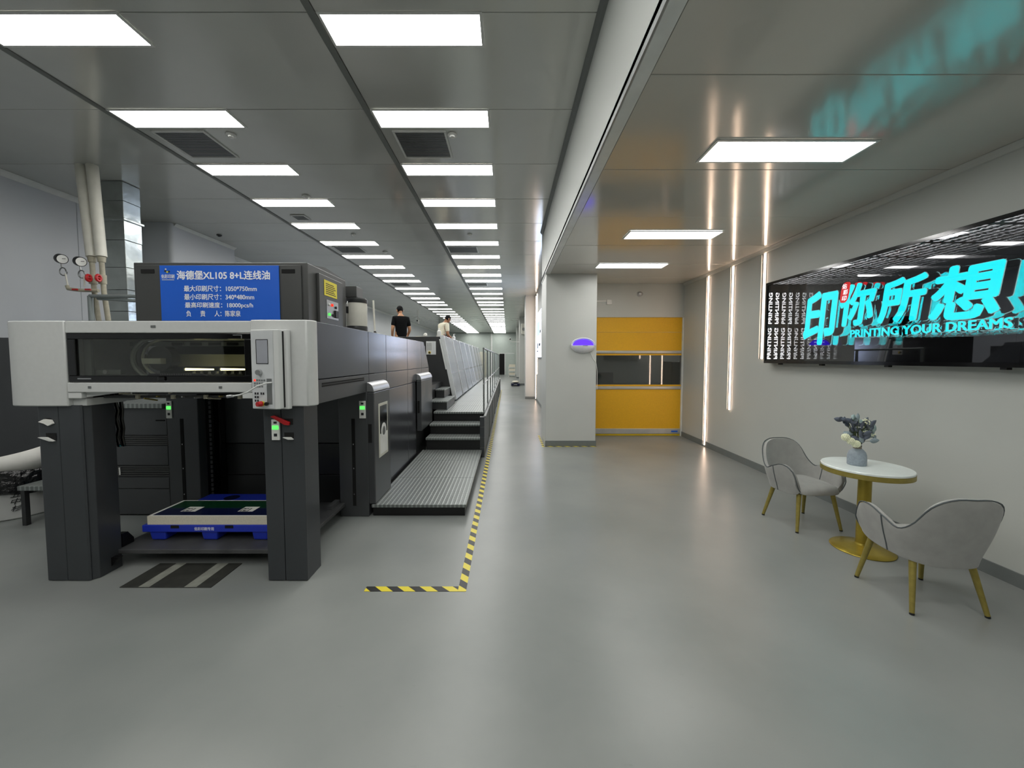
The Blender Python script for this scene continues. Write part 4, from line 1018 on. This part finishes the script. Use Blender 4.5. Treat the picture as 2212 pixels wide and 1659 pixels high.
for i, (gx, gz, fx, lab) in enumerate(((-5.89, 3.01, -5.82, 'black rimmed pressure gauge standing apart on the left wall pipework'), (-5.645, 2.975, -5.60, 'black rimmed pressure gauge directly before the insulated pipes'))):
    r = root('pressure_gauge', (fx, 5.18, 2.62), lab, 'gauge', 'pressure gauges')
    d = Vector((.95, -.3, -.22)).normalized(); c_ = Vector((gx, 5.2, gz))
    MB().cyl(c_-d*.025, c_+d*.025, .062, n=28).build('gauge_case', 'gauge_black', root=r, smooth=True)
    MB().cyl(c_+d*.0255, c_+d*.027, .054, n=28).build('gauge_face', 'gauge_face', root=r)
    MB().cyl(c_+d*.028-Vector((.03,.03,0)), c_+d*.028+Vector((.02,.02,.01)), .003, n=6).build('needle', 'ink', root=r)
    st = [(gx, 5.2, gz-.062), (gx+.005, 5.2, gz-.11)]
    MB().tube(st, .009, 8).build('gauge_stem', 'aluminium', root=r)
    loop = [(gx+.01+.045*math.cos(t), 5.2+.012*t/6.28, gz-.165+.05*math.sin(t)) for t in [2*math.pi*q/20 for q in range(21)]]
    MB().tube(loop, .007, 8).build('syphon_loop', 'aluminium_dull', root=r, smooth=True)
    MB().tube([(gx+.045, 5.2, gz-.19), (fx, 5.2, 2.65)], .009, 8).build('riser', 'pipe_white', root=r)
PM = root('pipe_manifold', (-5.65, 5.2, 2.6), 'old cross pipe joining the two gauges below the valves', 'pipe')
MB().tube([(-5.83, 5.2, 2.66), (-5.82, 5.2, 2.62), (-5.68, 5.2, 2.60), (-5.46, 5.24, 2.60)], .022, 10).build('cross_pipe', 'pipe_old', root=PM, smooth=True)
for x in (-5.70, -5.53): MB().box(x-.035, x+.035, 5.165, 5.18, 2.595, 2.615).build('valve_lever', 'red_plastic', root=PM)
PF = root('steel_pipework', (-5.3, 5.2, 1.95), 'grey steel pipe frame bridging from the pipes to the cabinet', 'pipe')
MB().tube([(-5.57, 5.24, 1.9), (-5.575, 5.24, 2.53)], .03, 12).build('upright', 'pipe_grey', root=PF, smooth=True)
MB().tube([(-5.575, 5.24, 2.53), (-3.3, 4.62, 2.42)], .024, 10).build('bridge_bar', 'pipe_grey', root=PF, smooth=True)
MB().tube([(-5.5, 5.27, 2.50), (-3.3, 4.5, 2.30)], .02, 10).build('bridge_bar', 'pipe_grey', root=PF, smooth=True)

# ------------------------------------------------------------------ chairs, table, flowers
def catmull(pts, t):
    n = len(pts)-1; x = t*n; i = min(int(x), n-1); u = x-i
    p0, p1, p2, p3 = pts[max(i-1, 0)], pts[i], pts[i+1], pts[min(i+2, n)]
    return .5*((2*p1)+(-p0+p2)*u+(2*p0-5*p1+4*p2-p3)*u*u+(-p0+3*p1-3*p2+p3)*u**3)
def make_chair(lab):
    r = root('armchair', (0, 0, 0), lab, 'chair', 'grey armchairs at the round table')
    # shell: plan curve from one arm tip round the back to the other arm tip (faces +Y)
    px = [.238, .25, .252, .228, .15, 0]; py = [.215, .09, -.06, -.18, -.25, -.27]
    ztop = [.53, .622, .632, .59, .55, .61, .74, .808, .815]          # arm tip ... back centre
    zbot = [.385, .355, .345, .345, .345, .345, .34, .335, .335]
    NU, NV = 56, 9; vs_ = []; top = []
    def plan(u):
        a = abs(u); sgn = 1 if u >= 0 else -1
        return sgn*catmull(px, 1-a), catmull(py, 1-a)
    for i in range(NU+1):
        u = -1+2*i/NU; a = abs(u); x, y = plan(u)
        zt = catmull(ztop, 1-a); zb = catmull(zbot, 1-a)
        if a > .955: zt -= (a-.955)/.045*.035; zb += (a-.955)/.045*.02
        for j in range(NV+1):
            v = j/NV; z = zb+(zt-zb)*v
            inn = (1-v)**1.7*.04; fl = max(0, (z-.40))*.13
            k_ = 1-inn/.28+fl/.28
            yy = y*k_ if y < 0 else y*(1-.4*inn)
            vs_.append((x*(k_ if a < .9 else (1-inn/.28+fl/.4)), yy, z))
        top.append(vs_[-1])
    fs_ = [(i*(NV+1)+j, (i+1)*(NV+1)+j, (i+1)*(NV+1)+j+1, i*(NV+1)+j+1) for i in range(NU) for j in range(NV)]
    sh = MB().add(vs_, fs_).build('backrest', 'chair_fabric', root=r, smooth=True)
    so = sh.modifiers.new('thick', 'SOLIDIFY'); so.thickness = .036; so.offset = 0
    bv = sh.modifiers.new('edge', 'BEVEL'); bv.width = .012; bv.segments = 3; bv.limit_method = 'ANGLE'; bv.angle_limit = math.radians(50)
    pip = [Vector(vs_[j]) for j in range(0, NV+1)] + [Vector(t) + Vector((0, 0, .004)) for t in top[1:-1]] + [Vector(vs_[NU*(NV+1)+j]) for j in range(NV, -1, -1)]
    def outward(p, d): q = Vector((p.x, p.y, 0)); q = q.normalized()*d if q.length else q; return p+q
    MB().tube([outward(p, .0165) for p in pip], .0048, 6).build('piping', 'chair_piping', root=r, parent=sh, smooth=True)
    for ii in (int(NU*.19), NU-int(NU*.19)):
        for d in (.0195, -.0195):
            MB().tube([outward(Vector(vs_[ii*(NV+1)+j]), d) for j in range(NV+1)], .0045, 6).build('seam_piping', 'chair_piping', root=r, parent=sh, smooth=True)
    # cushion
    cu = MB(); n = 40; rings = [(.94, .388), (1.0, .392), (1.01, .402), (.995, .42), (.95, .437), (.82, .452), (.5, .462), (.01, .465)]
    for s_, z in rings:
        for k_ in range(n):
            t = 2*math.pi*k_/n; c_, s2_ = math.cos(t), math.sin(t); e_ = 2/4.6
            x = .222*math.copysign(abs(c_)**e_, c_); y = .235*math.copysign(abs(s2_)**e_, s2_)+.012
            if y < 0: x *= (1+.35*y)
            cu.v.append((x*s_, y*s_+.012, z-.02*max(0, y/.25)**3*s_))
    cu.f = [(i*n+k_, i*n+(k_+1) % n, (i+1)*n+(k_+1) % n, (i+1)*n+k_) for i in range(len(rings)-1) for k_ in range(n)] + [tuple(range(n))[::-1]]
    cu.build('seat', 'chair_fabric', root=r, smooth=True)
    MB().box(-.19, .19, -.17, .2, .365, .386).build('seat_base', 'gauge_black', root=r, bevel=.01)
    for sx, sy in ((-1, 1), (1, 1), (-1, -1), (1, -1)):
        tp = (sx*.175, sy*.155+.01, .375); bt = Vector((sx*.232, sy*.222, .012)); 
        lg = MB().cyl(tp, bt, .0215, .0135, 20).build('leg', 'brass', root=r, smooth=True)
        MB().cyl(bt, (bt.x+sx*.001, bt.y+sy*.001, .0005), .014, n=16).build('foot_tip', 'gauge_black', root=r, parent=lg, smooth=True)
    return r
ca_ = make_chair('grey armchair behind the round table, its seat facing the viewer')
ca_b = copy_tree(ca_); ca_b['label'] = 'grey armchair in front of the round table, seen from its back'
ca_.location = (3.03, 3.95, 0); ca_.rotation_euler = (0, 0, math.radians(180+5))
ca_b.location = (2.93, 2.705, 0); ca_b.rotation_euler = (0, 0, math.radians(-4))
TX, TY = 3.165, 3.395
RT = root('round_table', (TX, TY, 0), 'small round table with white top and golden pedestal', 'table')
MB().lathe(TX, TY, [(.001, .732), (.311, .732), (.313, .734), (.313, .748), (.309, .752), (.001, .752)], 72).build('table_top', 'marble', root=RT, smooth=True)
MB().lathe(TX, TY, [(.28, .690), (.312, .690), (.315, .693), (.315, .7315), (.28, .7315)], 72).build('table_rim', 'brass', root=RT, smooth=True)
MB().lathe(TX, TY, [(.048, .03), (.048, .690), (.10, .6905)], 32).build('pedestal', 'brass_base', root=RT, smooth=True)
MB().lathe(TX, TY, [(.226, .0005), (.228, .006), (.222, .012), (.16, .022), (.09, .034), (.055, .046), (.049, .06)], 64).build('pedestal_base', 'brass_base', root=RT, smooth=True)
VX, VY, VZ = 3.115, 3.43, .7525
VS = root('flower_vase', (VX, VY, VZ), 'grey-blue vase with cream flowers and blue leaves on the table', 'vase')
MB().lathe(VX, VY, [(.064, VZ), (.068, VZ+.005), (.069, VZ+.06), (.067, VZ+.09), (.058, VZ+.118), (.042, VZ+.138), (.032, VZ+.146)], 48).build('vase_body', 'vase', root=VS, smooth=True)
MB().lathe(VX, VY, [(.031, VZ+.144), (.029, VZ+.158), (.032, VZ+.161), (.029, VZ+.165), (.032, VZ+.172), (.027, VZ+.174), (.024, VZ+.16)], 32).build('vase_neck', 'vase_neck', root=VS, smooth=True)
TOPZ = VZ+.175
def stem_to(p, r_=.0025):
    a = Vector((VX+random.uniform(-.02, .02), VY+random.uniform(-.02, .02), TOPZ-.01)); m_ = a.lerp(p, .55)+Vector((0, 0, .02))
    MB().tube([a, m_, p], r_, 5).build('stem', 'stem_green', root=VS)
for dx, dz, dy, r_ in ((-.125, .075, -.02, .032), (-.095, .045, -.04, .030), (-.058, .022, -.05, .032)):
    p = Vector((VX+dx, VY+dy, TOPZ+dz)); stem_to(p)
    fl = MB().ball(tuple(p), r_*.8, 12, 8).build('blossom', 'petal', root=VS, smooth=True)
    pt = MB()
    for q in range(70):
        ph = math.acos(1-2*(q+.5)/70); th = q*2.39996
        d = Vector((math.sin(ph)*math.cos(th), math.sin(ph)*math.sin(th), math.cos(ph)))
        pt.ball(tuple(p+d*r_*.85), (r_*.22,)*3, 5, 4)
    tag(pt.build('petals', 'petal', root=VS, parent=fl, smooth=True), kind='stuff')
def leaf(p, d, ln, wd_, m_):
    d = Vector(d).normalized(); sd = d.cross(Vector((random.uniform(-.5, .5), -1, random.uniform(-.3, .6)))).normalized(); nn = d.cross(sd)
    mb = MB(); N_ = 6
    for i in range(N_+1):
        t = i/N_; w_ = wd_*math.sin(math.pi*min(1, t*.93+.05))**.8; c_ = Vector(p)+d*ln*t+nn*(.12*ln*t*t)
        mb.v += [tuple(c_-sd*w_+nn*w_*.25), tuple(c_), tuple(c_+sd*w_+nn*w_*.25)]
    for i in range(N_): mb.f += [(3*i, 3*i+1, 3*i+4, 3*i+3), (3*i+1, 3*i+2, 3*i+5, 3*i+4)]
    o = mb.build('leaf', m_, root=VS, smooth=True); o.modifiers.new('thick', 'SOLIDIFY').thickness = .0012
random.seed(21)
for (dx, dz, ang, m_, ln) in [(-.06,.16,120,'leaf_navy',.06),(-.03,.13,150,'leaf_navy',.07),(.0,.15,80,'leaf_navy',.065),(-.055,.185,140,'leaf_grey',.06),(.01,.19,100,'leaf_teal',.06),
        (-.09,.20,110,'leaf_navy',.055),(-.075,.235,60,'leaf_teal',.06),(-.03,.225,20,'leaf_teal',.065),(.035,.215,70,'leaf_navy',.05),(.0,.10,30,'leaf_navy',.08),(.045,.12,45,'leaf_navy',.08),
        (.06,.145,55,'leaf_navy',.075),(.03,.06,75,'leaf_navy',.08),(.06,.09,80,'leaf_teal',.07),(.1,.10,60,'leaf_teal',.075),(.07,.045,10,'leaf_grey',.08),(-.02,.06,160,'leaf_navy',.09),
        (-.04,.09,175,'leaf_grey',.07),(.005,.03,110,'leaf_grey',.07),(.02,.0,60,'leaf_navy',.07),(-.01,.02,120,'leaf_navy',.07),(-.06,.20,150,'leaf_navy',.08),(.015,.02,40,'leaf_grey',.06),
        (.10,.12,75,'leaf_teal',.07),(.12,.11,55,'leaf_teal',.08),(.11,.075,20,'leaf_grey',.075),(.075,.16,50,'leaf_navy',.09),(-.115,.215,150,'leaf_navy',.07),(.03,.20,110,'leaf_grey',.06),(.085,.07,40,'leaf_teal',.08),(.06,.17,60,'leaf_navy',.085),(-.10,.22,165,'leaf_navy',.06),(-.045,.10,185,'leaf_grey',.08),(.01,.045,85,'leaf_grey',.075),(-.05,.235,95,'leaf_grey',.06),(-.02,.17,70,'leaf_navy',.06),(.02,.165,120,'leaf_navy',.06),(.04,.03,85,'leaf_navy',.09),(.0,.07,95,'leaf_navy',.08)]:
    for rep_ in range(1 if m_ != 'leaf_navy' else 2):
        p = Vector((VX+dx+random.uniform(-.01, .01), VY+random.uniform(-.05, .05), TOPZ+dz)); a = math.radians(ang+random.uniform(-18, 18))
        leaf(p, (math.cos(a), random.uniform(-.5, .4), math.sin(a)), ln*.95, ln*.30, m_)
        if rep_ == 0: stem_to(p, .002)
for dx, dz in ((.045, .20), (.02, .235), (.005, .165), (.035, .13), (.08, .20), (.105, .095), (.05, .225)):
    p = Vector((VX+dx, VY-.03, TOPZ+dz)); stem_to(p, .0015); sp_m = MB()
    for q in range(6): sp_m.ball(tuple(p+Vector((random.uniform(-.012, .012), random.uniform(-.012, .012), random.uniform(-.012, .012)))), (.006,)*3, 6, 5)
    tag(sp_m.build('berry_sprig', 'petal', root=VS, smooth=True), kind='stuff')

# ------------------------------------------------------------------ infinity mirror sign
XF, XK = 3.685, 3.788; SY0, SY1 = 2.0, 5.60; SZ0, SZ1 = 1.632, 2.765
IM = root('mirror_sign', (3.74, 3.8, SZ0), 'long black mirror light box with glowing cyan lettering on the wall', 'sign')
def I_(mb, name, material, parent=None, **k): return mb.build(name, material, root=IM, parent=parent, **k)
fr = MB()
fr.box(XF, XK+.01, SY0, SY1, SZ0, SZ0+.02); fr.box(XF, XK+.01, SY0, SY1, SZ1-.02, SZ1); fr.box(XF, XK+.01, SY0, SY0+.02, SZ0+.02, SZ1-.02); fr.box(XF, XK+.01, SY1-.02, SY1, SZ0+.02, SZ1-.02)
I_(fr, 'case', 'black')
fl_ = MB()
fl_.box(XF-.004, XF-.0005, SY0, SY1, SZ0, SZ0+.035); fl_.box(XF-.004, XF-.0005, SY0, SY1, SZ1-.035, SZ1); fl_.box(XF-.004, XF-.0005, SY1-.03, SY1, SZ0+.035, SZ1-.035); fl_.box(XF-.004, XF-.0005, SY0, SY0+.03, SZ0+.035, SZ1-.035)
I_(fl_, 'front_frame', 'black_gloss')
def yz_sheet(x, n_flip=False):
    a = [(x, SY0+.02, SZ0+.02), (x, SY1-.02, SZ0+.02), (x, SY1-.02, SZ1-.02), (x, SY0+.02, SZ1-.02)]
    return MB().add(a, [(0, 1, 2, 3)])
I_(yz_sheet(XF+.002), 'tinted_glass', 'sign_tint')
I_(yz_sheet(XF+.006), 'half_mirror', 'half_mirror')
I_(yz_sheet(XK-.002), 'back_mirror', 'back_mirror')
def sign_char(ch_, y0, wd_, z0, z1, mt='letter_cyan', bold=.03, x=XF+.045, shear=.12):
    o = lettering('character', ch_, (x, y0, z0), LEFTW, wd_, z1-z0, mt, IM, bold=bold, depth=.006, shear=shear, res=4)
    b = lettering('character_back', ch_, (x+.0155, y0, z0), LEFTW, wd_, z1-z0, 'letter_back', IM, parent=o, bold=bold, depth=.012, shear=shear, res=2)
    e = lettering('character_edge', ch_, (x+.003, y0+.004, z0-.004), LEFTW, wd_+.008, z1-z0+.008, 'letter_edge', IM, parent=o, bold=bold+.006, depth=.003, shear=shear, res=2)
    return o
sign_char('印', 4.93, .50, 1.86, 2.50)
sign_char('你', 4.40, .43, 2.05, 2.50)
sign_char('所', 3.95, .46, 2.045, 2.47)
sign_char('想', 3.47, .52, 2.02, 2.47)
sign_char('PRINTING YOUR DREAMS', 4.245, 1.36, 1.925, 2.005, bold=.014, shear=0, x=XF+.04)
# red seal
sl = MB(); sp = []
for q in range(16):
    t = 2*math.pi*q/16; sp.append((4.335+.055*math.copysign(abs(math.cos(t))**.6, math.cos(t))-.02*math.sin(t), 2.425+.112*math.copysign(abs(math.sin(t))**.7, math.sin(t))))
sl.prism(sp, 'x', XF+.036, XF+.044)
slo = I_(sl, 'seal', 'seal_red')
for k_, ch_ in enumerate('佑彩印'):
    lettering('seal_character', ch_, (XF+.0355, 4.37-.012*(k_ % 2), 2.465-.065*k_), LEFTW, .06, .055, 'sign_text', IM, parent=slo, bold=.01, depth=.001, shear=.1)
# small repeated word on the inner faces of the case
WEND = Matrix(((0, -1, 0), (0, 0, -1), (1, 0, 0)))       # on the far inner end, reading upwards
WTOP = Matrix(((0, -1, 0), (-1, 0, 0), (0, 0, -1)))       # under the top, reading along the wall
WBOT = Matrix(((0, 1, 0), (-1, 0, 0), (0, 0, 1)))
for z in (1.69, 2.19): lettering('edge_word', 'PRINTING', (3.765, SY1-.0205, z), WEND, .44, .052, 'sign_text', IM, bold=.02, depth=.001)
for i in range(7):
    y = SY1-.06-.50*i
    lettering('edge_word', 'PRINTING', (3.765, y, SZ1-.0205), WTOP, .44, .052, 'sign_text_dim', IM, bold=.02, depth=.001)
for y in (5.3, 4.6, 3.8, 2.9):
    I_(B(XF+.01, XF+.05, y-.02, y+.02, SZ0-.018, SZ0-.0005), 'bracket', 'black')

# ------------------------------------------------------------------ insect trap, switch, horn, poster, far items
ZX, ZY, ZZ = 1.437, 7.468, 1.945
ZP = root('insect_trap', (ZX, ZY, 1.81), 'oval white insect trap glowing violet on the wide column', 'insect trap')
def half_oval(rx, ry, rz, a0, a1, n=28, m_=10):
    mb = MB()
    for i in range(n+1):
        t = math.radians(a0+(a1-a0)*i/n)
        for j in range(m_+1):
            p = math.pi/2*j/m_
            mb.v.append((ZX+rx*math.cos(t)*math.cos(p), ZY-.002-ry*math.sin(p), ZZ+rz*math.sin(t)*math.cos(p)))
    mb.f = [(i*(m_+1)+j, (i+1)*(m_+1)+j, (i+1)*(m_+1)+j+1, i*(m_+1)+j+1) for i in range(n) for j in range(m_)]
    return mb
ov = [(ZX+.237*math.cos(t), ZZ+.148*math.sin(t)) for t in [2*math.pi*q/40 for q in range(40)]]
MB().prism(ov, 'y', ZY-.03, ZY-.0005).build('back_plate', 'zapper_white', root=ZP, bevel=.008)
half_oval(.236, .11, .146, -180, 0).build('lower_shell', 'zapper_white', root=ZP, smooth=True)
half_oval(.214, .075, .126, 0, 180).build('violet_window', 'zapper_uv', root=ZP, smooth=True)
MB().tube([(ZX+.225*math.cos(t), ZY-.035, ZZ+.137*math.sin(t)) for t in [math.pi*q/24 for q in range(25)]], .011, 8).build('window_rim', 'zapper_white', root=ZP, smooth=True)
MB().box(ZX-.02, ZX+.07, ZY-.114, ZY-.112, ZZ-.012, ZZ-.004).build('brand_mark', 'ink', root=ZP)
MB().tube([(1.58, 7.462, 1.82), (1.63, 7.462, 1.70), (1.69, 7.46, 1.62), (1.715, 7.46, 1.45), (1.72, 7.47, 1.1)], .005, 6).build('power_cord', 'plastic_white', root=ZP, smooth=True)
SW = root('switch_box', (2.18, DY-.02, 2.85), 'white switch box with conduit on the wall above the door', 'switch')
B(2.125, 2.235, DY-.04, DY-.0005, 2.856, 2.955).build('box', 'plastic_white', root=SW, bevel=.006)
MB().box(2.145, 2.172, DY-.0425, DY-.0405, 2.885, 2.93).box(2.188, 2.215, DY-.0425, DY-.0405, 2.885, 2.93).build('rocker', 'label_white', root=SW)
B(1.74, 2.124, DY-.02, DY-.0005, 2.915, 2.94).build('conduit', 'plastic_white', root=SW)
HN = root('dome_camera', (2.84, DY-.05, 3.03), 'small shiny dome on the wall above the yellow door', 'dome camera')
MB().cyl((2.84, DY-.0005, 3.083), (2.84, DY-.02, 3.083), .062, n=24).build('dome_base', 'aluminium', root=HN, smooth=True)
MB().ball((2.84, DY-.02, 3.083), (.055, .05, .05), 20, 12).build('dome', 'aluminium', root=HN, smooth=True)
DS = root('door_socket', (1.75, 8.0, 1.1), 'white wall socket with plugged cord beside the yellow door', 'socket')
B(1.7355, 1.765, 7.95, 8.05, 1.10, 1.21).build('socket_plate', 'plastic_white', root=DS, bevel=.004)
MB().tube([(1.766, 8.0, 1.18), (1.80, 8.0, 1.17), (1.80, 8.02, 1.28), (1.785, 8.03, 1.40), (1.75, 8.06, 1.45)], .006, 6).build('plug_cord', 'plastic_white', root=DS, smooth=True)
PO = root('light_poster', (1.12, 13.8, 1.72), 'bright white poster light box on the walkway wall', 'poster')
B(1.09, 1.148, 12.70, 14.92, 1.72, 3.34).build('case', 'aluminium', root=PO)
pf = B(1.086, 1.0895, 12.72, 14.90, 1.74, 3.32).build('poster_face', 'poster_light', root=PO)
B(1.0845, 1.0858, 12.74, 13.3, 2.55, 2.66).build('printed_block', 'press_dark', root=PO, parent=pf)
B(1.0845, 1.0858, 13.3, 14.6, 2.5, 3.0).build('printed_block', 'poster_blue', root=PO, parent=pf)
for y0, y1, z0, z1 in ((14.0, 14.5, 2.05, 2.25), (13.0, 13.8, 2.12, 2.22), (13.9, 14.6, 1.93, 1.98)): B(1.0845, 1.0858, y0, y1, z0, z1).build('printed_block', 'leaf_navy', root=PO, parent=pf)
AC = root('air_conditioner', (.98, 24.3, 3.2), 'cream air conditioner box high on the third column', 'air conditioner')
B(.84, 1.12, 24.2, 24.58, 3.2, 3.85).build('case', 'pipe_white', root=AC, bevel=.02)
MB().cyl((.98, 24.1999, 3.5), (.98, 24.16, 3.5), .1, n=20).build('fan_guard', 'aluminium_dull', root=AC)
def cctv(x, y, z, anchor, lab):
    r = root('security_camera', (x, y, z), lab, 'camera', 'security cameras')
    MB().cyl((x, y+.12, z), (x, y-.12, z-.03), .06, n=14).build('housing', 'plastic_white', root=r, smooth=True)
    MB().cyl((x, y-.1205, z-.03), (x, y-.13, z-.032), .05, n=14).build('lens', 'black_gloss', root=r, smooth=True)
    MB().tube([(x, y+.05, z-.06), (x+.06, y+.05, z-.2), anchor], .025, 8).build('arm', 'plastic_white', root=r, smooth=True)
cctv(.15, 24.9, 2.95, (.728, 24.9, 2.74), 'white security camera on an arm from the third column')
cctv(-5.6, 24.3, 4.05, (-5.6, 24.35, 4.298), 'small security camera hanging above the far left of the press')
TR = root('paper_trolley', (.41, 36.3, 0), 'white shelf trolley stacked with paper by the end wall', 'trolley')
for z in (.12, .5, .85): B(.06, .70, 35.9, 36.7, z, z+.04).build('shelf', 'plastic_white', root=TR)
for x in (.06, .66):
    for y in (35.9, 36.66): B(x, x+.04, y, y+.04, .001, .95).build('post', 'plastic_white', root=TR)
for z, h_ in ((.161, .2), (.541, .2), (.891, .24)): B(.12, .69, 35.93, 36.6, z, z+h_).build('paper_stack', 'paper_cream', root=TR)
FS = root('floor_scale', (.48, 24.0, 0), 'dark low floor scale with cream sack by the third column', 'scale')
B(.2, .72, 23.6, 24.55, .04, .17).build('platform', 'sheet_navy', root=FS, bevel=.01)
for x in (.25, .66):
    for y in (23.65, 24.48): MB().cyl((x, y, .0005), (x, y, .039), .03, n=10).build('foot', 'black', root=FS)
B(.36, .56, 23.597, 23.5995, .08, .14).build('display', 'aluminium_dull', root=FS)
SK = MB().ball((.48, 24.1, .245), (.22, .35, .075), 16, 8)
tag(SK.build('sack', 'paper_cream', smooth=True), 'cream sack lying on the floor scale', 'sack')
# dim back room behind the roller door
lamp('ceiling_light', 4.2, 5.4, 10.2, 10.5, 3.299, 'added light panel brightening the dim room behind the yellow door', None)  # added lamp out of view, brightens what shows through the door window
WB = root('work_bench', (3.0, 10.6, 0), 'grey work bench dimly seen through the roller door window', 'bench')
B(1.9, 4.6, 10.2, 11.1, .95, 1.0).build('bench_top', 'aluminium_dull', root=WB)
for x in (1.95, 3.2, 4.5):
    for y in (10.25, 11.0): B(x, x+.05, y, y+.05, .001, .949).build('leg', 'box_grey', root=WB)
B(1.9, 3.0, 11.06, 11.1, 1.001, 1.3).build('back_board', 'aluminium_dull', root=WB)
LK = root('tall_locker', (4.2, 9.6, 0), 'pale upright locker dimly seen at one side of the roller door window', 'locker')
B(3.95, 4.4, 9.4, 9.9, .02, 1.62).build('locker_body', 'wall_paint', root=LK, bevel=.006)
B(3.97, 4.38, 9.385, 9.3995, .06, 1.6).build('locker_door', 'wall_paint', root=LK, bevel=.004)
